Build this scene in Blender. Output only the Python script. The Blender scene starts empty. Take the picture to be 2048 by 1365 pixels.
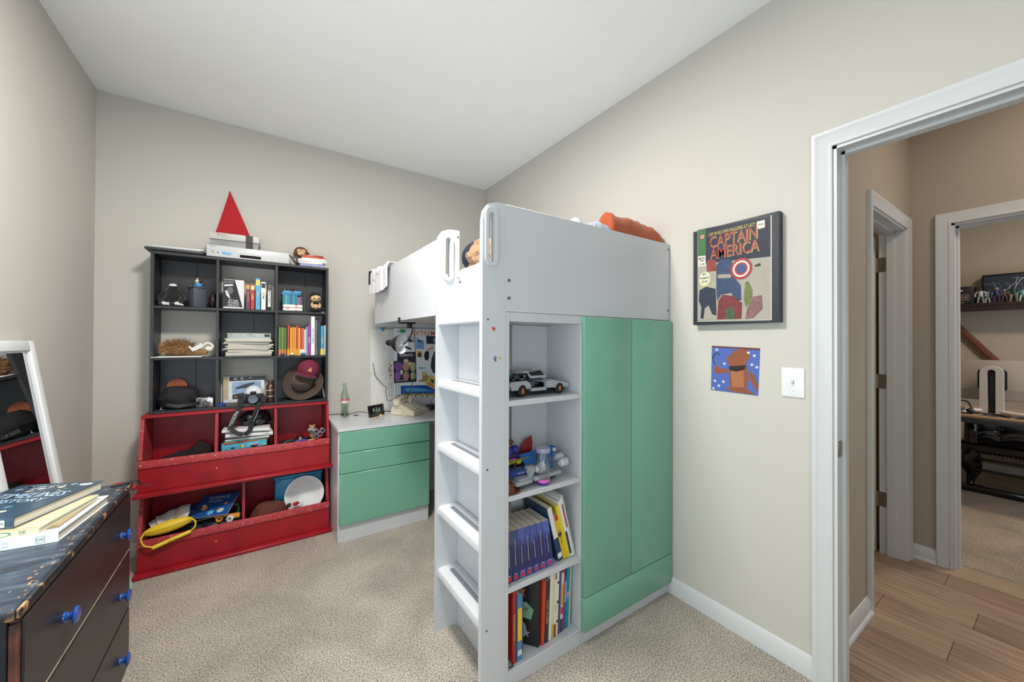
import bpy, bmesh, math, random
from mathutils import Vector, Matrix, noise, Euler
random.seed(7)
R = math.radians
scene = bpy.context.scene
COL = scene.collection

# ------------------------------------------------------------------ camera
F_PX, YAW, PITCH, ROLL = 753.97, 33.8716, 0.3902, 0.2217
CAM = Vector((-1.7956, -1.1837, 1.3058)); SY = -4.6443
_y, _p, _r = R(YAW), R(PITCH), R(ROLL)
FW = Vector((math.sin(_y)*math.cos(_p), math.cos(_y)*math.cos(_p), math.sin(_p)))
_rt = Vector((math.cos(_y), -math.sin(_y), 0)); _up = _rt.cross(FW)
RT = _rt*math.cos(_r) + _up*math.sin(_r); UP = -_rt*math.sin(_r) + _up*math.cos(_r)
cam = bpy.data.cameras.new('camera'); camo = bpy.data.objects.new('camera', cam); COL.objects.link(camo)
m = Matrix((RT, UP, -FW)).transposed().to_4x4(); m.translation = CAM; camo.matrix_world = m
cam.sensor_width = 36; cam.lens = F_PX/2048*36; cam.shift_y = SY/2048; cam.clip_start = .02
scene.camera = camo
def P(u, v, ax, val):
    """world point where the sight line of pixel (u,v) meets the plane ax = val of a wall, shelf front or table top"""
    d = FW + RT*((u-1024)/F_PX) - UP*((v-682.5-SY)/F_PX); i = 'xyz'.index(ax)
    return CAM + d*((val-CAM[i])/d[i])

# ------------------------------------------------------------------ light and exposure
w = bpy.data.worlds.new('World'); scene.world = w; w.use_nodes = True
w.node_tree.nodes['Background'].inputs[0].default_value = (.75, .85, 1, 1)
w.node_tree.nodes['Background'].inputs[1].default_value = 1.0
def area(name, loc, rot, sx, sy, power, col):
    l = bpy.data.lights.new(name, 'AREA'); l.shape = 'RECTANGLE'; l.size = sx; l.size_y = sy; l.energy = power; l.color = col
    o = bpy.data.objects.new(name, l); COL.objects.link(o); o.location = loc; o.rotation_euler = rot; return o
def point(name, loc, rad, power, col):
    l = bpy.data.lights.new(name, 'POINT'); l.shadow_soft_size = rad; l.energy = power; l.color = col
    o = bpy.data.objects.new(name, l); COL.objects.link(o); o.location = loc; return o
area('window_daylight_left', (-2.56, -.35, 1.40), (0, R(-100), 0), 1.2, 1.6, 14, (.78, .91, 1.0))
area('window_daylight_front', (-2.0, -2.25, 1.30), (R(108), 0, R(6)), 1.2, 1.3, 18, (.74, .89, 1.0))
cl = area('ceiling_lamp_light', (-1.62, .08, 2.72), (0, 0, 0), .36, .36, 36, (1.0, .95, .88)); cl.data.shape = 'DISK'
hl = area('hall_lamp_light', (.95, -1.5, 2.72), (0, 0, 0), .3, .3, 6, (1.0, .84, .68)); hl.data.shape = 'DISK'
sl = area('study_lamp_light', (2.8, -1.6, 2.72), (0, 0, 0), .4, .4, 17, (1.0, .86, .70)); sl.data.shape = 'DISK'
area('study_window_daylight', (3.3, -2.5, 1.3), (R(90), 0, 0), 1.2, 1.2, 12, (.70, .82, 1.0))
point('closet_lamp_light', (.9, .45, 2.3), .1, 2.5, (1.0, .72, .42))
vs = scene.view_settings
vs.view_transform = 'Standard'; vs.look = 'None'; vs.gamma = 1; vs.use_curve_mapping = False; vs.exposure = .73

# ------------------------------------------------------------------ materials
def lin(h):
    c = [int(h[i:i+2], 16)/255 for i in (0, 2, 4)]
    return tuple(x/12.92 if x <= .04045 else ((x+.055)/1.055)**2.4 for x in c)
MATS = {}
def mat(h, rough=.5, metal=0, var=.06, vscale=6, bump=0, bscale=120, coat=0, trans=0, alpha=1, sheen=0, stretch=(1, 1, 1), emit=0):
    key = (h, rough, metal, var, vscale, bump, bscale, coat, trans, alpha, sheen, stretch, emit)
    if key in MATS: return MATS[key]
    mt = bpy.data.materials.new('finish_'+h); mt.use_nodes = True; nt = mt.node_tree; b = nt.nodes['Principled BSDF']; c = lin(h)
    b.inputs['Roughness'].default_value = rough; b.inputs['Metallic'].default_value = metal
    tc = nt.nodes.new('ShaderNodeTexCoord'); mp = nt.nodes.new('ShaderNodeMapping'); mp.inputs['Scale'].default_value = stretch
    nt.links.new(tc.outputs['Object'], mp.inputs[0])
    if var:
        n = nt.nodes.new('ShaderNodeTexNoise'); n.inputs['Scale'].default_value = vscale; n.inputs['Detail'].default_value = 4
        nt.links.new(mp.outputs[0], n.inputs['Vector'])
        mx = nt.nodes.new('ShaderNodeMix'); mx.data_type = 'RGBA'
        mx.inputs[6].default_value = tuple(x*(1-var*1.6) for x in c)+(1,); mx.inputs[7].default_value = tuple(min(1, x*(1+var*1.6)) for x in c)+(1,)
        nt.links.new(n.outputs['Fac'], mx.inputs[0]); nt.links.new(mx.outputs[2], b.inputs['Base Color'])
    else: b.inputs['Base Color'].default_value = c+(1,)
    if bump:
        n2 = nt.nodes.new('ShaderNodeTexNoise'); n2.inputs['Scale'].default_value = bscale; n2.inputs['Detail'].default_value = 3
        nt.links.new(mp.outputs[0], n2.inputs['Vector'])
        bp = nt.nodes.new('ShaderNodeBump'); bp.inputs['Strength'].default_value = bump; bp.inputs['Distance'].default_value = .004
        nt.links.new(n2.outputs['Fac'], bp.inputs['Height']); nt.links.new(bp.outputs[0], b.inputs['Normal'])
    if coat: b.inputs['Coat Weight'].default_value = coat; b.inputs['Coat Roughness'].default_value = .08
    if trans: b.inputs['Transmission Weight'].default_value = trans; b.inputs['IOR'].default_value = 1.45
    if sheen: b.inputs['Sheen Weight'].default_value = sheen
    if alpha < 1: b.inputs['Alpha'].default_value = alpha
    if emit: b.inputs['Emission Color'].default_value = c+(1,); b.inputs['Emission Strength'].default_value = emit
    MATS[key] = mt; return mt
def ramp_mat(name, stops, scale, detail=5, rough=.6, stretch=(1, 1, 1), bump=0, bscale=300, bdist=.004, coord='Object', coat=0, lo=.3, hi=.7):
    mt = bpy.data.materials.new(name); mt.use_nodes = True; nt = mt.node_tree; b = nt.nodes['Principled BSDF']; b.inputs['Roughness'].default_value = rough
    tc = nt.nodes.new('ShaderNodeTexCoord'); mp = nt.nodes.new('ShaderNodeMapping'); mp.inputs['Scale'].default_value = stretch
    nt.links.new(tc.outputs[coord], mp.inputs[0])
    n = nt.nodes.new('ShaderNodeTexNoise'); n.inputs['Scale'].default_value = scale; n.inputs['Detail'].default_value = detail
    nt.links.new(mp.outputs[0], n.inputs['Vector'])
    r = nt.nodes.new('ShaderNodeValToRGB'); el = r.color_ramp.elements
    el[0].position = lo; el[1].position = hi
    el[0].color = lin(stops[0])+(1,); el[1].color = lin(stops[-1])+(1,)
    for i, s in enumerate(stops[1:-1]):
        e = el.new(lo+(hi-lo)*(i+1)/(len(stops)-1)); e.color = lin(s)+(1,)
    nt.links.new(n.outputs['Fac'], r.inputs[0]); nt.links.new(r.outputs[0], b.inputs['Base Color'])
    if bump:
        n2 = nt.nodes.new('ShaderNodeTexNoise'); n2.inputs['Scale'].default_value = bscale; n2.inputs['Detail'].default_value = 2
        nt.links.new(mp.outputs[0], n2.inputs['Vector'])
        bp = nt.nodes.new('ShaderNodeBump'); bp.inputs['Strength'].default_value = bump; bp.inputs['Distance'].default_value = bdist
        nt.links.new(n2.outputs['Fac'], bp.inputs['Height']); nt.links.new(bp.outputs[0], b.inputs['Normal'])
    if coat: b.inputs['Coat Weight'].default_value = coat; b.inputs['Coat Roughness'].default_value = .1
    return mt
def carpet_mat(name, a, bcol, c):
    mt = bpy.data.materials.new(name); mt.use_nodes = True; nt = mt.node_tree; b = nt.nodes['Principled BSDF']; b.inputs['Roughness'].default_value = .95
    L = nt.links.new; tc = nt.nodes.new('ShaderNodeTexCoord')
    f = nt.nodes.new('ShaderNodeTexNoise'); f.inputs['Scale'].default_value = 170; f.inputs['Detail'].default_value = 3; L(tc.outputs['Object'], f.inputs['Vector'])
    g = nt.nodes.new('ShaderNodeTexNoise'); g.inputs['Scale'].default_value = 3.2; g.inputs['Detail'].default_value = 5; g.inputs['Distortion'].default_value = .6; L(tc.outputs['Object'], g.inputs['Vector'])
    r = nt.nodes.new('ShaderNodeValToRGB'); e = r.color_ramp.elements; e[0].position = .36; e[1].position = .62
    e[0].color = lin(a)+(1,); e[1].color = lin(c)+(1,); k = e.new(.48); k.color = lin(bcol)+(1,)
    L(f.outputs['Fac'], r.inputs[0])
    mr = nt.nodes.new('ShaderNodeMapRange'); mr.inputs[1].default_value = .35; mr.inputs[2].default_value = .65; mr.inputs[3].default_value = .80; mr.inputs[4].default_value = 1.08
    L(g.outputs['Fac'], mr.inputs[0])
    mx = nt.nodes.new('ShaderNodeVectorMath'); mx.operation = 'SCALE'; L(r.outputs[0], mx.inputs[0]); L(mr.outputs[0], mx.inputs['Scale'])
    L(mx.outputs[0], b.inputs['Base Color'])
    bp = nt.nodes.new('ShaderNodeBump'); bp.inputs['Strength'].default_value = .9; bp.inputs['Distance'].default_value = .012
    L(f.outputs['Fac'], bp.inputs['Height']); L(bp.outputs[0], b.inputs['Normal']); return mt

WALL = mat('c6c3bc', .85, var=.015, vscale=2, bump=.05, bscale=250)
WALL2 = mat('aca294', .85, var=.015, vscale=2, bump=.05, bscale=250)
CEIL = mat('f3f4f4', .9, var=.01, bump=.08, bscale=180)
TRIM = mat('cfd2d4', .35, var=.01)
WHITE = mat('c9ccd0', .28, var=.012, vscale=4, bump=.015, bscale=60, stretch=(1, 1, 6))
GREEN = mat('74ab93', .28, var=.02, vscale=3)
GREEND = GREEN
BLACKW = mat('2a2a2f', .42, var=.10, vscale=9, bump=.03, bscale=80, stretch=(6, 1, 1))
RED = ramp_mat('red_paint', ['860f1a', '9a1422', 'a41826'], 7, rough=.42, bump=.04, bscale=90)
REDL = ramp_mat('worn_red_edge', ['a8333a', 'b0383f', 'bb5a58', 'd8b8a8'], 55, rough=.5, lo=.42, hi=.80)
BLK = mat('141416', .4); BLKG = mat('0d0d10', .15, coat=.6); CHROME = mat('b8b8ba', .22, metal=1); NICKEL = mat('9a9288', .35, metal=1)
PAGES = mat('cfc8b9', .8, var=.05, vscale=3, bump=.25, bscale=350, stretch=(8, 1, 1))
GREY = mat('8a8d92', .5); DGREY = mat('45494f', .5); LGREY = mat('c4c6c8', .45)
WHT = mat('dadad8', .5, var=.02); PAPER = mat('d9d8d4', .8, var=.02)

# ------------------------------------------------------------------ mesh builder
def frame(o, x, y):
    """matrix with origin o, x axis along x and y axis as near y as possible"""
    x = Vector(x).normalized(); z = x.cross(Vector(y)).normalized(); y = z.cross(x)
    m = Matrix((x, y, z)).transposed().to_4x4(); m.translation = Vector(o); return m
def Tr(x=0, y=0, z=0): return Matrix.Translation((x, y, z))
def Ro(deg, ax): return Matrix.Rotation(R(deg), 4, ax)
_txt = {}
class MB:
    def __init__(s, mt=None): s.bm = bmesh.new(); s.mats = []; s.X = Matrix(); s.i = 0; s.m(mt or WHITE)
    def m(s, mt):
        if mt not in s.mats: s.mats.append(mt)
        s.i = s.mats.index(mt); return s
    def at(s, M): s.X = M; return s
    def v(s, p): return s.bm.verts.new(s.X @ Vector(p))
    def f(s, vs):
        try: f = s.bm.faces.new(vs); f.material_index = s.i; return f
        except ValueError: return None
    def box(s, x0, x1, y0, y1, z0, z1, bev=0, seg=2):
        a = [s.v((x, y, z)) for x in (x0, x1) for y in (y0, y1) for z in (z0, z1)]
        fs = [s.f([a[i] for i in q]) for q in ((0, 1, 3, 2), (4, 6, 7, 5), (0, 4, 5, 1), (2, 3, 7, 6), (0, 2, 6, 4), (1, 5, 7, 3))]
        if bev:
            es = {e for f in fs for e in f.edges}
            r = bmesh.ops.bevel(s.bm, geom=list(es), offset=bev, segments=seg, profile=.5, affect='EDGES')
            for f in r['faces']: f.material_index = s.i
        return s
    def ring(s, c, a, b, n): return [s.v(Vector(c)+Vector(a)*math.cos(2*math.pi*k/n)+Vector(b)*math.sin(2*math.pi*k/n)) for k in range(n)]
    def cyl(s, p0, p1, r0, r1=None, seg=16, cap=True):
        p0 = Vector(p0); p1 = Vector(p1); d = (p1-p0).normalized(); r1 = r0 if r1 is None else r1
        a = d.orthogonal().normalized(); b = d.cross(a)
        A = s.ring(p0, a*r0, b*r0, seg); B = s.ring(p1, a*r1, b*r1, seg)
        for k in range(seg): s.f([A[k], A[(k+1) % seg], B[(k+1) % seg], B[k]])
        if cap: s.f(A[::-1]); s.f(B)
        return s
    def sph(s, c, r, seg=16, rings=10):
        if not hasattr(r, '__len__'): r = (r, r, r)
        c = Vector(c); top = s.v(c+Vector((0, 0, r[2]))); bot = s.v(c-Vector((0, 0, r[2]))); L = []
        for j in range(1, rings):
            t = math.pi*j/rings; L.append([s.v(c+Vector((r[0]*math.sin(t)*math.cos(2*math.pi*k/seg), r[1]*math.sin(t)*math.sin(2*math.pi*k/seg), r[2]*math.cos(t)))) for k in range(seg)])
        for k in range(seg):
            n = (k+1) % seg; s.f([top, L[0][k], L[0][n]]); s.f([bot, L[-1][n], L[-1][k]])
            for j in range(len(L)-1): s.f([L[j][k], L[j+1][k], L[j+1][n], L[j][n]])
        return s
    def lathe(s, prof, seg=24, M=None):
        old = s.X
        if M is not None: s.X = s.X @ M
        L = []
        for r, z in prof: L.append([s.v((0, 0, z))] if r < 1e-6 else [s.v((r*math.cos(2*math.pi*k/seg), r*math.sin(2*math.pi*k/seg), z)) for k in range(seg)])
        for A, B in zip(L, L[1:]):
            for k in range(seg):
                n = (k+1) % seg
                if len(A) == 1 and len(B) == 1: break
                if len(A) == 1: s.f([A[0], B[k], B[n]])
                elif len(B) == 1: s.f([A[n], A[k], B[0]])
                else: s.f([A[k], B[k], B[n], A[n]])
        s.X = old; return s
    def prism(s, pts, z0, z1, M=None, holes=None):
        old = s.X
        if M is not None: s.X = s.X @ M
        A = [s.v((x, y, z0)) for x, y in pts]; B = [s.v((x, y, z1)) for x, y in pts]; n = len(pts)
        if holes is None: s.f(A[::-1]); s.f(B)
        else:
            # one hole given with as many points as the outline: bridge ring to ring
            C = [s.v((x, y, z0)) for x, y in holes]; D = [s.v((x, y, z1)) for x, y in holes]
            for k in range(n):
                q = (k+1) % n
                s.f([A[q], A[k], C[k], C[q]]); s.f([B[k], B[q], D[q], D[k]]); s.f([C[q], C[k], D[k], D[q]])
        for k in range(n): s.f([A[k], A[(k+1) % n], B[(k+1) % n], B[k]])
        s.X = old; return s
    def flat(s, pts, z=0): s.f([s.v((x, y, z)) for x, y in pts]); return s
    def rect(s, x0, x1, y0, y1, z=0): return s.flat([(x0, y0), (x1, y0), (x1, y1), (x0, y1)], z)
    def ell(s, cx, cy, rx, ry, z=0, n=20, a=0): return s.flat([(cx+rx*math.cos(t)*math.cos(a)-ry*math.sin(t)*math.sin(a), cy+rx*math.cos(t)*math.sin(a)+ry*math.sin(t)*math.cos(a)) for t in [2*math.pi*k/n for k in range(n)]], z)
    def star(s, cx, cy, r, z=0, k=5, q=.42): return s.flat([(cx+(r if i % 2 == 0 else r*q)*math.sin(math.pi*i/k), cy+(r if i % 2 == 0 else r*q)*math.cos(math.pi*i/k)) for i in range(2*k)][::-1], z)
    def tube(s, pts, r, seg=8, sub=6, cap=True):
        pts = [Vector(p) for p in pts]
        if sub > 1 and len(pts) > 2:
            q = []
            for i in range(len(pts)-1):
                a, b, c, d = pts[max(i-1, 0)], pts[i], pts[i+1], pts[min(i+2, len(pts)-1)]
                for k in range(sub):
                    t = k/sub; q.append(.5*((2*b)+(c-a)*t+(2*a-5*b+4*c-d)*t*t+(3*b-a-3*c+d)*t**3))
            q.append(pts[-1]); pts = q
        prev = None; up = None; n = len(pts)
        for i, p in enumerate(pts):
            d = (pts[min(i+1, n-1)]-pts[max(i-1, 0)])
            if d.length < 1e-9: continue
            d.normalize()
            up = d.orthogonal().normalized() if up is None else (up-d*up.dot(d)).normalized()
            rr = r(i/(n-1)) if callable(r) else r
            A = s.ring(p, up*rr, d.cross(up)*rr, seg)
            if prev:
                for k in range(seg): s.f([prev[k], prev[(k+1) % seg], A[(k+1) % seg], A[k]])
            elif cap: s.f(A[::-1])
            prev = A
        if cap and prev: s.f(prev)
        return s
    def band(s, pts, wd, th=.002, side=(0, 0, 1)):
        """flat strap along pts; side is the width direction"""
        old = None; sd = Vector(side).normalized()
        pts = [Vector(p) for p in pts]
        for i, p in enumerate(pts):
            d = (pts[min(i+1, len(pts)-1)]-pts[max(i-1, 0)]).normalized(); sv = (sd-d*sd.dot(d)).normalized(); nv = d.cross(sv)
            A = [s.v(p+sv*wd/2*a+nv*th/2*b) for a, b in ((-1, -1), (1, -1), (1, 1), (-1, 1))]
            if old:
                for k in range(4): s.f([old[k], old[(k+1) % 4], A[(k+1) % 4], A[k]])
            else: s.f(A[::-1])
            old = A
        s.f(old); return s
    def sheet(s, fn, nu, nv, th=.003):
        """surface fn(u,v) given a thickness"""
        G = [[Vector(fn(i/nu, j/nv)) for j in range(nv+1)] for i in range(nu+1)]
        def nrm(i, j):
            a = G[min(i+1, nu)][j]-G[max(i-1, 0)][j]; b = G[i][min(j+1, nv)]-G[i][max(j-1, 0)]; c = a.cross(b)
            return c.normalized() if c.length > 1e-9 else Vector((0, 0, 1))
        A = [[s.v(G[i][j]) for j in range(nv+1)] for i in range(nu+1)]
        B = [[s.v(G[i][j]-nrm(i, j)*th) for j in range(nv+1)] for i in range(nu+1)]
        for i in range(nu):
            for j in range(nv):
                s.f([A[i][j], A[i+1][j], A[i+1][j+1], A[i][j+1]]); s.f([B[i][j+1], B[i+1][j+1], B[i+1][j], B[i][j]])
        for i in range(nu): s.f([A[i+1][0], A[i][0], B[i][0], B[i+1][0]]); s.f([A[i][nv], A[i+1][nv], B[i+1][nv], B[i][nv]])
        for j in range(nv): s.f([A[0][j], A[0][j+1], B[0][j+1], B[0][j]]); s.f([A[nu][j+1], A[nu][j], B[nu][j], B[nu][j+1]])
        return s
    def heap(s, c, r, amp=.15, fr=1.6, seed=0, seg=36, rings=20, floor=-.85, ridge=0):
        """crumpled cloth: a flattened, folded lump standing on its base"""
        c = Vector(c); L = []; floor = max(floor, -(c.z-.0004)/r[2]); off = Vector((seed*7.3, seed*3.1, seed*1.7))
        for j in range(rings+1):
            t = math.pi*j/rings; row = []
            for k in range(seg):
                a = 2*math.pi*k/seg; d = Vector((math.sin(t)*math.cos(a), math.sin(t)*math.sin(a), math.cos(t)))
                n = noise.noise(d*fr+off)+.5*noise.noise(d*fr*2.3+off)
                if ridge: n += ridge*(.5-abs(noise.noise(d*fr*1.3+off*2)))
                q = d*(1+amp*n); q.z = max(q.z, floor); row.append(s.v(c+Vector((q.x*r[0], q.y*r[1], q.z*r[2]))))
            L.append(row)
        for A, B in zip(L, L[1:]):
            for k in range(seg): s.f([A[k], B[k], B[(k+1) % seg], A[(k+1) % seg]])
        return s
    def text(s, t, size, M=None, ext=.0004, align='CENTER', wide=1):
        key = (t, align)
        if key not in _txt:
            cu = bpy.data.curves.new('lettering', 'FONT'); cu.body = t; cu.size = 1; cu.align_x = align; cu.align_y = 'CENTER'; cu.resolution_u = 2; cu.offset = .004
            ob = bpy.data.objects.new('lettering', cu); me = bpy.data.meshes.new_from_object(ob)
            _txt[key] = ([tuple(v.co) for v in me.vertices], [tuple(p.vertices) for p in me.polygons]); bpy.data.objects.remove(ob); bpy.data.meshes.remove(me)
        vs, fs = _txt[key]; old = s.X
        if M is not None: s.X = s.X @ M
        V = [s.v((x*size*wide, y*size, ext)) for x, y, z in vs]
        for f in fs: s.f([V[i] for i in f])
        s.X = old; return s
    def build(s, name, parent=None, label=None, cat=None, group=None, kind=None, ang=38, mod=None):
        if name != 'print' : bmesh.ops.recalc_face_normals(s.bm, faces=s.bm.faces)
        me = bpy.data.meshes.new(name); s.bm.to_mesh(me); s.bm.free()
        for mt in s.mats: me.materials.append(mt)
        me.polygons.foreach_set('use_smooth', [True]*len(me.polygons)); me.set_sharp_from_angle(angle=R(ang))
        o = bpy.data.objects.new(name, me); COL.objects.link(o); o.parent = parent
        return tag(o, label, cat, group, kind)
def tag(o, label=None, cat=None, group=None, kind=None):
    for k, v in (('label', label), ('category', cat), ('group', group), ('kind', kind)):
        if v: o[k] = v
    return o
def thing(name, label, cat, loc=(0, 0, 0), rz=0, group=None, M=None):
    o = bpy.data.objects.new(name, None); COL.objects.link(o); o.empty_display_size = .02
    if M is not None: o.matrix_world = M
    else: o.location = loc; o.rotation_euler = (0, 0, R(rz))
    return tag(o, label, cat, group)
def move(o, loc, rz=None, rot=None):
    o.location = loc
    if rot is not None: o.rotation_euler = [R(a) for a in rot]
    elif rz is not None: o.rotation_euler = (0, 0, R(rz))
    return o
def copy_tree(o, parent=None):
    c = o.copy(); COL.objects.link(c); c.parent = parent
    for ch in list(o.children): copy_tree(ch, c)
    return c
def rounded(x0, x1, y0, y1, r, n=6):
    q = []
    for cx, cy, a in ((x1-r, y1-r, 0), (x0+r, y1-r, 90), (x0+r, y0+r, 180), (x1-r, y0+r, 270)):
        q += [(cx+r*math.cos(R(a+90*k/n)), cy+r*math.sin(R(a+90*k/n))) for k in range(n+1)]
    return q
# ================================================================== the room
XL, YB, YF, H = -2.588, 1.967, -2.3, 2.758
XH, YA, XC = 1.535, -.622, 4.35          # hall far wall, hall side wall, study far wall
D0, D1, DZ = -1.445, -.685, 2.041        # bedroom doorway
def S(name, mb, **k): return mb.build(name, kind='structure', **k)
CARPET = carpet_mat('carpet_pile', '867c70', 'b8afa2', 'd8d1c6')
CARPET2 = carpet_mat('study_carpet_pile', '84745f', 'ab9a84', 'c9b9a4')
S('floor', MB(CARPET).box(XL, .03, YF, YB, -.05, 0))
S('floor_study', MB(CARPET2).box(1.63, XC, -2.6, 1.1, -.05, 0))
hf = S('floor_hall', MB(mat('6b5442', .6)).box(.03, 1.63, -2.6, 1.1, -.05, -.008))
PL = [ramp_mat('plank_%d' % k, c, 5, rough=.42, stretch=(14, .7, 1), detail=7, bump=.03, bscale=30) for k, c in enumerate((['8a7260', 'a58b78', 'b89e8a'], ['7f6958', '987e6b', 'ad937b'], ['93806c', 'aa917a', 'bda58d']))]
rn = random.Random(3)
for i in range(9):
    y = -2.6+rn.random()*.9-.9; x = .03+.1775*i
    while y < 1.1:
        a = max(y, -2.6); b = min(y+1.22, 1.1)
        if b > a+.02 and b > -2.2: MB(PL[rn.randrange(3)]).box(x+.0008, x+.1767, a+.0008, b-.0008, -.008, 0, bev=.0012, seg=1).build('plank', hf)
        y += 1.22
S('trim_1', MB(mat('9a9286', .4, metal=.3)).prism([(1.618, 0), (1.642, 0), (1.636, .006), (1.624, .006)], -.785, -1.6, M=Matrix(((1, 0, 0, 0), (0, 0, 1, 0), (0, 1, 0, 0), (0, 0, 0, 1)))))
S('ceiling', MB(CEIL).box(XL-.1, .115, YF-.1, YB+.1, H, H+.1))
S('ceiling_hall', MB(CEIL).box(.115, XC+.1, -2.7, 1.2, H, H+.1))
S('wall_back', MB(WALL).box(XL-.1, .115, YB, YB+.1, 0, H))
S('wall_left', MB(WALL).box(XL-.1, XL, YF-.1, YB, 0, H))
S('wall_front', MB(WALL).box(XL, .115, YF-.1, YF, 0, H))
wr = MB(WALL).box(0, .115, D1, YB, 0, H).box(0, .115, YF, D0, 0, H).box(0, .115, D0, D1, DZ, H)
S('wall_right', wr)
A0, A1, AZ = .722, 1.438, 1.998
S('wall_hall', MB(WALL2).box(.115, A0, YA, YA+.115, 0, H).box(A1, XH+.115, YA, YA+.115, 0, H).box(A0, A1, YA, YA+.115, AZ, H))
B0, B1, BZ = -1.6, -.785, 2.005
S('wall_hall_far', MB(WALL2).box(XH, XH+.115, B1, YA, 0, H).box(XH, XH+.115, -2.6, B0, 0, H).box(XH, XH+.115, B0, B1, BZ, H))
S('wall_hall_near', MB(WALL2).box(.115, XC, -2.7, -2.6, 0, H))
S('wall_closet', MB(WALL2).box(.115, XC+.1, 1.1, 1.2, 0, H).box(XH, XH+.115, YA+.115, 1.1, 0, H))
S('wall_study', MB(mat('b0a48f', .85, var=.02)).box(XC, XC+.1, -2.7, 1.2, 0, H))

PROF = [(0, 0), (0, .009), (.003, .011), (.010, .011), (.013, .0085), (.022, .010), (.036, .0135), (.046, .016), (.050, .0185), (.060, .0185), (.062, .016), (.062, 0)]
def casing(name, pt, s0, s1, zt):
    mb = MB(TRIM); L = []
    for w_, d in PROF:
        L.append([mb.v(pt(*q, d)) for q in ((s0-w_, 0), (s0-w_, zt+w_), (s1+w_, zt+w_), (s1+w_, 0))])
    for A, B in zip(L, L[1:]):
        for k in range(3): mb.f([A[k], A[k+1], B[k+1], B[k]])
    for k in (0, 3): mb.f([q[k] for q in L])
    return S(name, mb)
def lining(name, pt, s0, s1, zt, depth, stop=.05):
    """jamb boards of a doorway; pt(s,z,d) with d measured into the wall"""
    mb = MB(TRIM); t = .018
    def bx(sa, sb, za, zb, da, db):
        a = [mb.v(pt(s_, z, d)) for s_ in (sa, sb) for z in (za, zb) for d in (da, db)]
        for q in ((0, 1, 3, 2), (4, 6, 7, 5), (0, 4, 5, 1), (2, 3, 7, 6), (0, 2, 6, 4), (1, 5, 7, 3)): mb.f([a[i] for i in q])
    for (sa, sb, za, zb) in ((s0-t*0, s0+t, 0, zt), (s1-t, s1, 0, zt), (s0, s1, zt-t, zt)): bx(sa, sb, za, zb, -.001, depth+.001)
    q = .011; e = t+q
    for (sa, sb, za, zb) in ((s0+t, s0+e, 0, zt-t), (s1-e, s1-t, 0, zt-t), (s0+t, s1-t, zt-e, zt-t)): bx(sa, sb, za, zb, stop, stop+.035)
    return S(name, mb)
# bedroom doorway: casing on both faces, jambs, strike plate
g = .006
d1 = lining('door_1', lambda s_, z, d: (d, s_, z), D0-.012, D1+.012, DZ+.012, .115)
casing('trim_2', lambda s_, z, d: (-d, s_, z), D0, D1+.006, DZ+.006)
casing('trim_3', lambda s_, z, d: (.115+d, s_, z), D0, D1+.006, DZ+.006)
sp = MB(NICKEL).at(frame((.022, D1-.0068, .905), (1, 0, 0), (0, 0, 1)) @ Ro(180, 'Y'))
sp.prism(rounded(-.020, .016, -.030, .030, .008), -.0018, .0018).m(BLK).prism(rounded(-.010, .006, -.013, .013, .003), .0018, .0022)
sp.build('strike_plate', d1)
# hall side doorway with the open door
lining('door_2', lambda s_, z, d: (s_, YA+d, z), A0, A1, AZ, .115, stop=.045)
casing('trim_4', lambda s_, z, d: (s_, YA-d, z), A0+.006, A1-.006, AZ-.006)
lining('door_3', lambda s_, z, d: (XH+d, s_, z), B0, B1, BZ, .115)
casing('trim_5', lambda s_, z, d: (XH-d, s_, z), B0+.006, B1-.006, BZ-.006)
DOORW = mat('ddd6ca', .4, var=.01)
dl = thing('door_leaf', 'white panelled door leaf standing open behind the hall doorway', 'door', (A1-.02, YA+.125, 0))
dl['kind'] = 'structure'
mb = MB(DOORW).box(-.036, -.001, .004, .69, .012, 1.965, bev=.002)
for z0, z1 in ((.15, .75), (.85, 1.25), (1.35, 1.85)):
    for y0, y1 in ((.09, .32), (.38, .61)): mb.box(-.040, -.034, y0, y1, z0, z1, bev=.004)
mb.build('leaf', dl)
for z in (.335, 1.065, 1.79):
    h = MB(NICKEL).cyl((-.002, .0, z-.045), (-.002, .0, z+.045), .006, seg=10)
    h.at(Tr(.0018, -.032, z) @ Ro(90, 'Z') @ Ro(90, 'X')).prism(rounded(-.030, .030, -.045, .045, .014), -.001, .0015)
    for dy, dz in ((-.018, -.028), (-.018, .028), (.002, 0)): h.at(Matrix()).cyl((.0, -.032+dy, z+dz), (-.0015, -.032+dy, z+dz), .0045, seg=8)
    h.build('hinge', dl)
h = MB(NICKEL).cyl((-.04, .63, .92), (-.075, .63, .92), .012).sph((-.09, .63, .92), .027); h.build('door_knob', dl)

def baseboard(name, pt, s0, s1, hgt=.083, shoe=False):
    pr = [(0, 0), (.014, 0), (.014, .056), (.0115, .061), (.0115, .066), (.007, .073), (.005, .080), (0, hgt)]
    if shoe: pr = [(0, 0), (.024, 0), (.024, .006), (.020, .013), (.014, .017)]+pr[2:]
    mb = MB(TRIM); L = [[mb.v(pt(s_, z, d)) for d, z in pr] for s_ in (s0, s1)]
    n = len(pr)
    for k in range(n): mb.f([L[0][k], L[0][(k+1) % n], L[1][(k+1) % n], L[1][k]])
    mb.f(L[0][::-1]); mb.f(L[1]); return S(name, mb)
baseboard('baseboard_right', lambda s_, z, d: (-d, s_, z), D1+.068, YB)
baseboard('baseboard_right_near', lambda s_, z, d: (-d, s_, z), YF, D0-.062)
baseboard('baseboard_back', lambda s_, z, d: (s_, YB-d, z), XL, 0)
baseboard('baseboard_left', lambda s_, z, d: (XL+d, s_, z), YF, YB)
baseboard('baseboard_hall', lambda s_, z, d: (s_, YA-d, z), .18, A0-.056, shoe=True)
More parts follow.
